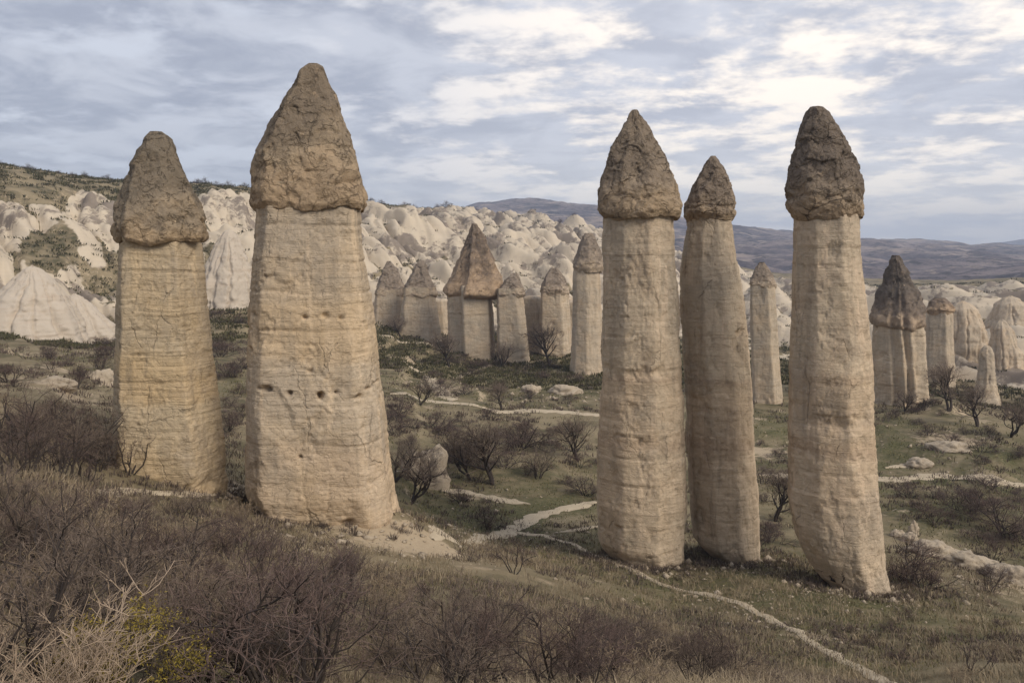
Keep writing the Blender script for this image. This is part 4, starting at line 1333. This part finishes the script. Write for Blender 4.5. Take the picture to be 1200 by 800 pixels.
# foreground bushes that stand out of the thicket (photo foot, height in photo pixels)
NEAR = [
    ('upright', 130, 755, 150, 'tall upright dark bush above the bleached straw bush'), ('upright', 55, 690, 125, 'tall thin-stemmed bush on the left slope'),
    ('dense', 230, 805, 140, 'large reddish brown bush at the near left'), ('sparse', 215, 690, 95, 'open forked bush in the near left thicket'),
    ('dense', 540, 805, 125, 'tall grey bush with a clear trunk in the near middle'), ('sparse', 690, 815, 85, 'leaning bush with one long dark stem in the near middle'),
    ('upright', 405, 750, 80, 'bush before the debris mound of the stout pillar'), ('dark', 310, 700, 75, 'dark rooted bush on green turf'),
    ('sparse', 75, 525, 60, 'branchy thorn tree on the left spur'), ('dense', 100, 540, 55, 'dense thorn bush beside the notched pillar'),
    ('sparse', 12, 530, 75, 'branchy thorn tree at the spur end'), ('sparse', 450, 715, 55, 'spindly bush below the debris mound'),
    ('dense', 790, 785, 45, 'broad brown bush on the near slope below the slender pillar'), ('dense', 850, 795, 36, 'low brown bush beside the dirt footpath'),
    ('dense', 350, 825, 95, 'tall dark bush at the bottom of the near slope'),
]
for kind, px, py, h, lab in NEAR:
    plant(kind, px, min(py, 830), h, lab, 'shrub', 'bare_shrub', 'standout bushes of the near slope')


LOOK = {'tawny': 'pale tawny fine-stemmed', 'dense': 'dense many-stemmed', 'dense2': 'low spreading violet-brown', 'upright': 'upright thin-stemmed', 'dark': 'dark tangled', 'sparse': 'open forked dark'}


def scatter(n, region, kinds, hrange, label, group, seed, mind, wide=(0.9, 1.4)):
    """region: photo polygon; feet spread evenly over the ground it covers"""
    r = np.random.default_rng(seed)
    poly = np.array(region, float)
    lo, hi = poly.min(0), poly.max(0)
    done = []
    tries = 0
    while len(done) < n and tries < n * 30:
        tries += 1
        x, y = r.uniform(lo[0], hi[0]), r.uniform(lo[1], hi[1])
        nx = np.roll(poly, -1, 0)
        ins = False
        for (x1, y1), (x2, y2) in zip(poly, nx):
            if (y1 > y) != (y2 > y) and x < (x2 - x1) * (y - y1) / (y2 - y1) + x1:
                ins = not ins
        if not ins:
            continue
        p, d = hit(x, y)
        if any((p[0] - q[0]) ** 2 + (p[1] - q[1]) ** 2 < mind ** 2 for q in done):
            continue
        done.append(p)
        k = kinds[int(r.integers(len(kinds)))]
        PL[k].put('bare_shrub', p, r.uniform(*hrange), r.uniform(0, 6.28), LOOK[k] + ' ' + label, 'shrub', group, r.uniform(*wide))


scatter(64, [(0, 590), (120, 600), (280, 605), (330, 650), (420, 672), (480, 705), (480, 830), (0, 830)], ['dense', 'dense2', 'upright', 'upright', 'tawny'], (0.6, 1.3),
        'leafless shrub on the slope before the stout pillars', 'thicket below the stout pillars', 5, 0.9)
scatter(22, [(0, 490), (60, 500), (125, 550), (110, 568), (0, 570)], ['dense', 'sparse', 'sparse', 'upright'], (1.1, 2.3),
        'leafless thorn shrub on the spur beside the notched pillar', 'thicket on the left spur', 6, 1.0)
scatter(36, [(480, 700), (620, 710), (760, 725), (850, 770), (900, 830), (480, 830)], ['dense', 'dense2', 'tawny', 'upright'], (0.35, 0.9),
        'leafless shrub between the pillars and the dirt path', 'thicket on the near middle slope', 7, 0.9)
scatter(14, [(930, 720), (1200, 720), (1200, 800), (1060, 800)], ['dense2', 'dark', 'tawny'], (0.3, 0.7),
        'scrub bush on the turf right of the dirt footpath', 'scrub right of the footpath', 8, 1.2)
scatter(26, [(450, 480), (700, 495), (700, 560), (640, 575), (500, 560), (455, 540)], ['dark', 'dense2'], (0.8, 2.0),
        'leafless shrub of the valley floor behind the white mound', 'valley floor thicket', 9, 2.6, (1.2, 2.0))
scatter(16, [(1040, 560), (1200, 572), (1200, 650), (1120, 640), (1045, 600)], ['dark', 'dense2'], (0.5, 1.5),
        'leafless shrub on turf beyond the bullet-capped pillar', 'shrubs beyond the slender pillars', 10, 2.0, (1.2, 2.0))
scatter(18, [(250, 350), (285, 350), (285, 540), (262, 540), (250, 470)], ['dark', 'dense2'], (0.8, 2.2),
        'leafless shrub in the gully between the two stout pillars', 'shrubs in the gully between pillars', 11, 2.6, (1.3, 2.2))
scatter(16, [(0, 400), (130, 400), (132, 440), (60, 470), (0, 450)], ['dark', 'dense2'], (0.6, 1.6),
        'leafless shrub on the slope under the large pale cone', 'shrubs under the pale cones', 12, 2.6, (1.2, 2.0))
scatter(20, [(450, 400), (700, 430), (700, 480), (450, 462)], ['dark', 'dense2'], (0.8, 2.0),
        'leafless shrub on the bank below the far pillars', 'shrubs below the far pillars', 13, 3.0, (1.2, 2.2))
scatter(14, [(1095, 470), (1200, 520), (1200, 556), (1040, 545), (1040, 490)], ['dark', 'dense2'], (0.5, 1.5),
        'leafless shrub on the ridge below the fluted rock', 'shrubs below the fluted rock', 14, 2.6, (1.2, 2.0))
scatter(8, [(885, 480), (922, 480), (922, 640), (893, 640)], ['dark', 'dense2'], (0.8, 1.8),
        'leafless shrub on the bank seen between the slender pillars', 'shrubs between the slender pillars', 15, 1.8, (1.2, 2.0))

for i, (px, h) in enumerate([(14, 5), (46, 6), (80, 4), (110, 6), (136, 6), (238, 6), (248, 8), (262, 6), (275, 7), (292, 5), (448, 6), (476, 6), (488, 5), (514, 6), (524, 7), (438, 4), (30, 4), (95, 4), (560, 5), (590, 4), (655, 5), (672, 4)]):
    v = ray(px, 400); v = v / math.hypot(v[0], v[1])
    dl = _dl[_dl < 900]
    zz = height(v[0] * dl, v[1] * dl)
    k = int(np.argmax(zz / dl))
    PL['dark'].put('ridge_shrub', (v[0] * dl[k], v[1] * dl[k], zz[k] - 0.3), h * dl[k] / F, rs.uniform(0, 6.28), 'tiny dark shrub on the skyline of the pale hillside', 'shrub', 'shrubs along the hill crest', 1.6)


# ------------------------------------------------------------------ grass, scrub and leaves (uncountable)
def mat_blade(name, c1, c2, c3):
    m, b = new_mat(name)
    co = b.n('ShaderNodeTexCoord').outputs['Object']
    geo = b.n('ShaderNodeNewGeometry')
    c = b.mix(geo.outputs['Random Per Island'], c1, c2)
    c = b.mix(b.step(b.noise(co, 0.35, 5, 0.6), 0.45, 0.65), c, c3)
    finish(b, c, 0.9, None, spec=0.1)
    return m


def blades(name, label, pts_, n_per, length, spread, width, mat, seed, lean=0.6):
    """tufts of thin bent blades; pts_ (N,3), length/spread/width arrays per tuft"""
    r = np.random.default_rng(seed)
    N = len(pts_)
    idx = np.repeat(np.arange(N), n_per)
    M = len(idx)
    a = r.uniform(0, 2 * math.pi, M)
    off = spread[idx] * np.sqrt(r.uniform(0, 1, M))
    b0 = pts_[idx] + np.stack([np.cos(a) * off, np.sin(a) * off, np.full(M, -0.03)], -1)
    L = length[idx] * r.uniform(0.45, 1.15, M)
    a2 = a + r.normal(0, 0.9, M)
    ln = np.abs(r.normal(0, lean, M))
    mid = b0 + np.stack([np.cos(a2) * ln * L * .3, np.sin(a2) * ln * L * .3, L * .55], -1)
    tip = mid + np.stack([np.cos(a2) * ln * L * .7, np.sin(a2) * ln * L * .7, L * .40 * np.clip(1 - ln * .5, -.3, 1)], -1)
    w = width[idx]
    a3 = r.uniform(0, math.pi, M)
    sx = np.stack([np.cos(a3) * w, np.sin(a3) * w, np.zeros(M)], -1)
    V = np.stack([b0 - sx, b0 + sx, mid + sx * .8, mid - sx * .8, tip], 1).reshape(-1, 3)
    k = np.arange(M)[:, None] * 5
    T = np.concatenate([k + np.array([[0, 1, 2]]), k + np.array([[0, 2, 3]]), k + np.array([[3, 2, 4]])], 1).reshape(-1, 3)
    o = mesh_obj(name, V, T, mat, smooth=False)
    tag(o, label, kind='stuff')
    return o


def ground_points(n, d0, d1, az0, az1, seed, power=1.0):
    r = np.random.default_rng(seed)
    d = np.exp(r.uniform(math.log(d0), math.log(d1), n))
    az = np.radians(r.uniform(az0, az1, n))
    x, y = d * np.sin(az), d * np.cos(az)
    return np.stack([x, y, height(x, y)], -1), d


PATHPTS = None
M_dry = mat_blade('dry grass', (0.15, 0.115, 0.075), (0.34, 0.27, 0.18), (0.20, 0.16, 0.105))
M_grn = mat_blade('winter green grass', (0.070, 0.070, 0.030), (0.20, 0.175, 0.085), (0.15, 0.13, 0.07))
M_scr = mat_blade('brown scrub', (0.060, 0.046, 0.040), (0.165, 0.125, 0.098), (0.095, 0.073, 0.060))
M_olv = mat_blade('olive scrub', (0.040, 0.042, 0.020), (0.115, 0.10, 0.052), (0.075, 0.066, 0.036))

g, d = ground_points(38000, 4.5, 62, -40, 40, 31)
keep = fbm(g[:, 0] / 3.0, g[:, 1] / 3.0, 0.2, 4, 71) > -0.10
keep &= blobs(g[:, 0], g[:, 1], soil_c[:3] + soil_c[3:4]) < 0.45
g, d = g[keep], d[keep]
blades('dry_grass', 'tangled dry straw-brown grass over the near slope', g, 6, 0.16 + 0.006 * d, 0.10 + 0.008 * d, 0.0022 + 0.00026 * d, M_dry, 1, 0.8)
g, d = ground_points(26000, 6, 150, -40, 40, 32)
keep = (blobs(g[:, 0], g[:, 1], green_c) * 0.9 + 0.7 * fbm(g[:, 0] / 6, g[:, 1] / 6, 0.9, 3, 72)) > 0.42
keep &= blobs(g[:, 0], g[:, 1], soil_c) < 0.4
g, d = g[keep], d[keep]
blades('green_grass', 'short olive green grass on the valley floor', g, 7, 0.07 + 0.0028 * d, 0.12 + 0.008 * d, 0.003 + 0.0004 * d, M_grn, 2, 0.7)
g, d = ground_points(18000, 10, 240, -42, 42, 33)
keep = fbm(g[:, 0] / 11, g[:, 1] / 11, 0.6, 4, 73) > -0.02
keep &= tuff_mask(g[:, 0], g[:, 1]) < 0.5
keep &= blobs(g[:, 0], g[:, 1], soil_c) < 0.5
g, d = g[keep], d[keep]
blades('low_scrub', 'low brown scrub scattered over the valley slopes', g, 12, 0.14 + 0.0042 * d, 0.14 + 0.0042 * d, 0.0035 + 0.00042 * d, M_scr, 3, 0.9)
g, d = ground_points(44000, 150, 620, -42, 42, 34)
zt, t, big, sm, cr, cr2 = height(g[:, 0], g[:, 1], True)
e = 1.5
sl = np.hypot(height(g[:, 0] + e, g[:, 1]) - zt, height(g[:, 0], g[:, 1] + e) - zt) / e
keep = (cr < 0.30) | ((cr2 < 0.22) & (fbm(g[:, 0] / 25, g[:, 1] / 25, .2, 3, 5) > 0)) | ((t < 0.5) & (fbm(g[:, 0] / 18, g[:, 1] / 18, .4, 3, 6) > -0.1)) | (sl < 0.22)
g, d = g[keep], d[keep]
blades('hillside_scrub', 'dark scrub growing in the gullies of the pale hillside', g, 9, 0.4 + 0.0022 * d, 0.5 + 0.0022 * d, 0.03 + 0.0004 * d, M_olv, 4, 0.9)


def ring(px, py, d, r0, r1, n, seed):
    r = np.random.default_rng(seed)
    c = P(px, py, d)
    a = r.uniform(0, 2 * math.pi, n)
    q = r.uniform(r0, r1, n)
    x, y = c[0] + np.cos(a) * q, c[1] + np.sin(a) * q
    return np.stack([x, y, height(x, y)], -1)


ft = np.concatenate([ring(198, 562, 48, 2.6, 4.6, 120, 1), ring(385, 622, 45, 3.4, 5.4, 110, 2), ring(760, 658, 55, 2.2, 4.6, 190, 3), ring(862, 658, 58, 1.8, 4.2, 170, 4), ring(1005, 690, 52, 2.0, 4.4, 170, 5)])
one = np.ones(len(ft))
blades('foot_scrub', 'rough dry tufts growing round the pillar feet', ft, 22, 0.42 * one, 0.22 * one, 0.014 * one, M_scr, 9, 0.7)


def rubble(name, label, centres, n, mat, seed, big=1.0):
    r = np.random.default_rng(seed)
    V, T, o = [], [], 0
    dirs = np.array([[1, 0, 0], [-1, 0, 0], [0, 1, 0], [0, -1, 0], [0, 0, 1], [0, 0, -1]], float)
    tri = np.array([[0, 2, 4], [2, 1, 4], [1, 3, 4], [3, 0, 4], [2, 0, 5], [1, 2, 5], [3, 1, 5], [0, 3, 5]])
    c = r.integers(0, len(centres), n)
    cc = np.array([k[0][:2] for k in centres])[c]
    rr = np.array([k[1] for k in centres])[c]
    x = cc[:, 0] + r.normal(0, 0.6, n) * rr
    y = cc[:, 1] + r.normal(0, 0.6, n) * rr
    z = height(x, y)
    dist = np.hypot(x, y)
    sz = big * (0.02 + 0.0007 * dist) * np.exp(r.normal(0, 0.6, n))
    P_ = dirs[None] * sz[:, None, None] * r.uniform(0.6, 1.4, (n, 6, 1)) + r.normal(0, 0.2, (n, 6, 3)) * sz[:, None, None]
    P_[:, :, 2] *= 0.7
    P_ += np.stack([x, y, z + sz * 0.25], -1)[:, None, :]
    T = (np.arange(n)[:, None, None] * 6 + tri[None]).reshape(-1, 3)
    ob = mesh_obj(name, P_.reshape(-1, 3), T, mat, smooth=False)
    tag(ob, label, kind='stuff')


feet = [(hit(px, py)[0], r_) for px, py, r_ in [(430, 632, 3.5), (480, 642, 3.5), (380, 640, 3), (250, 568, 2.5), (770, 664, 3.5), (860, 665, 3), (1000, 700, 3.5), (640, 630, 6), (900, 722, 4), (560, 630, 4), (1120, 670, 7), (1180, 700, 6),
                                               (600, 600, 12), (1100, 540, 14), (660, 466, 9), (520, 460, 10), (120, 450, 9), (840, 720, 6)]]
rubble('rubble', 'small pale stones scattered round the pillar feet and paths', feet, 2600, M_rock, 5)
rubble('fallen_chips', 'broken buff chips fallen close round the pillar feet', [(P(px, py, d_), 2.6) for px, py, d_ in ((470, 634, 44), (400, 634, 43), (250, 566, 47), (720, 655, 53), (770, 668, 52.5), (880, 662, 56), (985, 695, 50), (1040, 690, 51))], 420, M_rock, 6, 1.9)


def yellow_bush():
    p, d = hit(150, 828)
    root = empty('mustard_bush', tuple(p))
    r = np.random.default_rng(3)
    (wv, wf), (tv, tf) = grow(seed=21, stems=16, height_=0.95, lean=0.8, kids=(6, 5), ratio=0.55, r0=0.006, start=0.2)
    mesh_obj('stem', wv, wf, M_bark, root)
    mesh_obj('twigs', tv, tf, M_twig, root)['kind'] = 'stuff'
    src = tv[r.integers(0, len(tv), 9000)] + r.normal(0, 0.02, (9000, 3))
    src = src[src[:, 2] > 0.12]
    M = len(src)
    a = r.normal(0, 1, (M, 3)); a /= np.linalg.norm(a, axis=1)[:, None]
    bb = np.cross(a, r.normal(0, 1, (M, 3))); bb /= np.linalg.norm(bb, axis=1)[:, None]
    L = r.uniform(0.007, 0.018, M)[:, None]
    V = np.stack([src - a * L, src + bb * L * .28, src + a * L, src - bb * L * .28], 1).reshape(-1, 3)
    o = mesh_obj('leaves', V, np.arange(len(V)).reshape(-1, 4), M_yel, root, smooth=False)
    o['kind'] = 'stuff'
    tag(root, 'low mustard yellow leafy bush among the bleached stems', 'shrub')


yellow_bush()


# ------------------------------------------------------------------ air
def haze():
    m, b = new_mat('valley air')
    vol = b.n('ShaderNodeVolumePrincipled', {'Color': (0.66, 0.77, 0.98, 1), 'Density': 0.00023, 'Anisotropy': 0.2})
    out = b.n('ShaderNodeOutputMaterial')
    b.nt.links.new(vol.outputs[0], out.inputs['Volume'])
    R_, zt, zb = 7000.0, 290.0, -400.0
    v = np.array([[sx * R_, sy * R_, z] for z in (zb, zt) for sx, sy in ((-1, -1), (1, -1), (1, 1), (-1, 1))])
    f = np.array([[3, 2, 1, 0], [4, 5, 6, 7], [0, 1, 5, 4], [1, 2, 6, 5], [2, 3, 7, 6], [3, 0, 4, 7]])
    o = mesh_obj('haze', v, f, m, smooth=False)
    tag(o, kind='stuff')


haze()
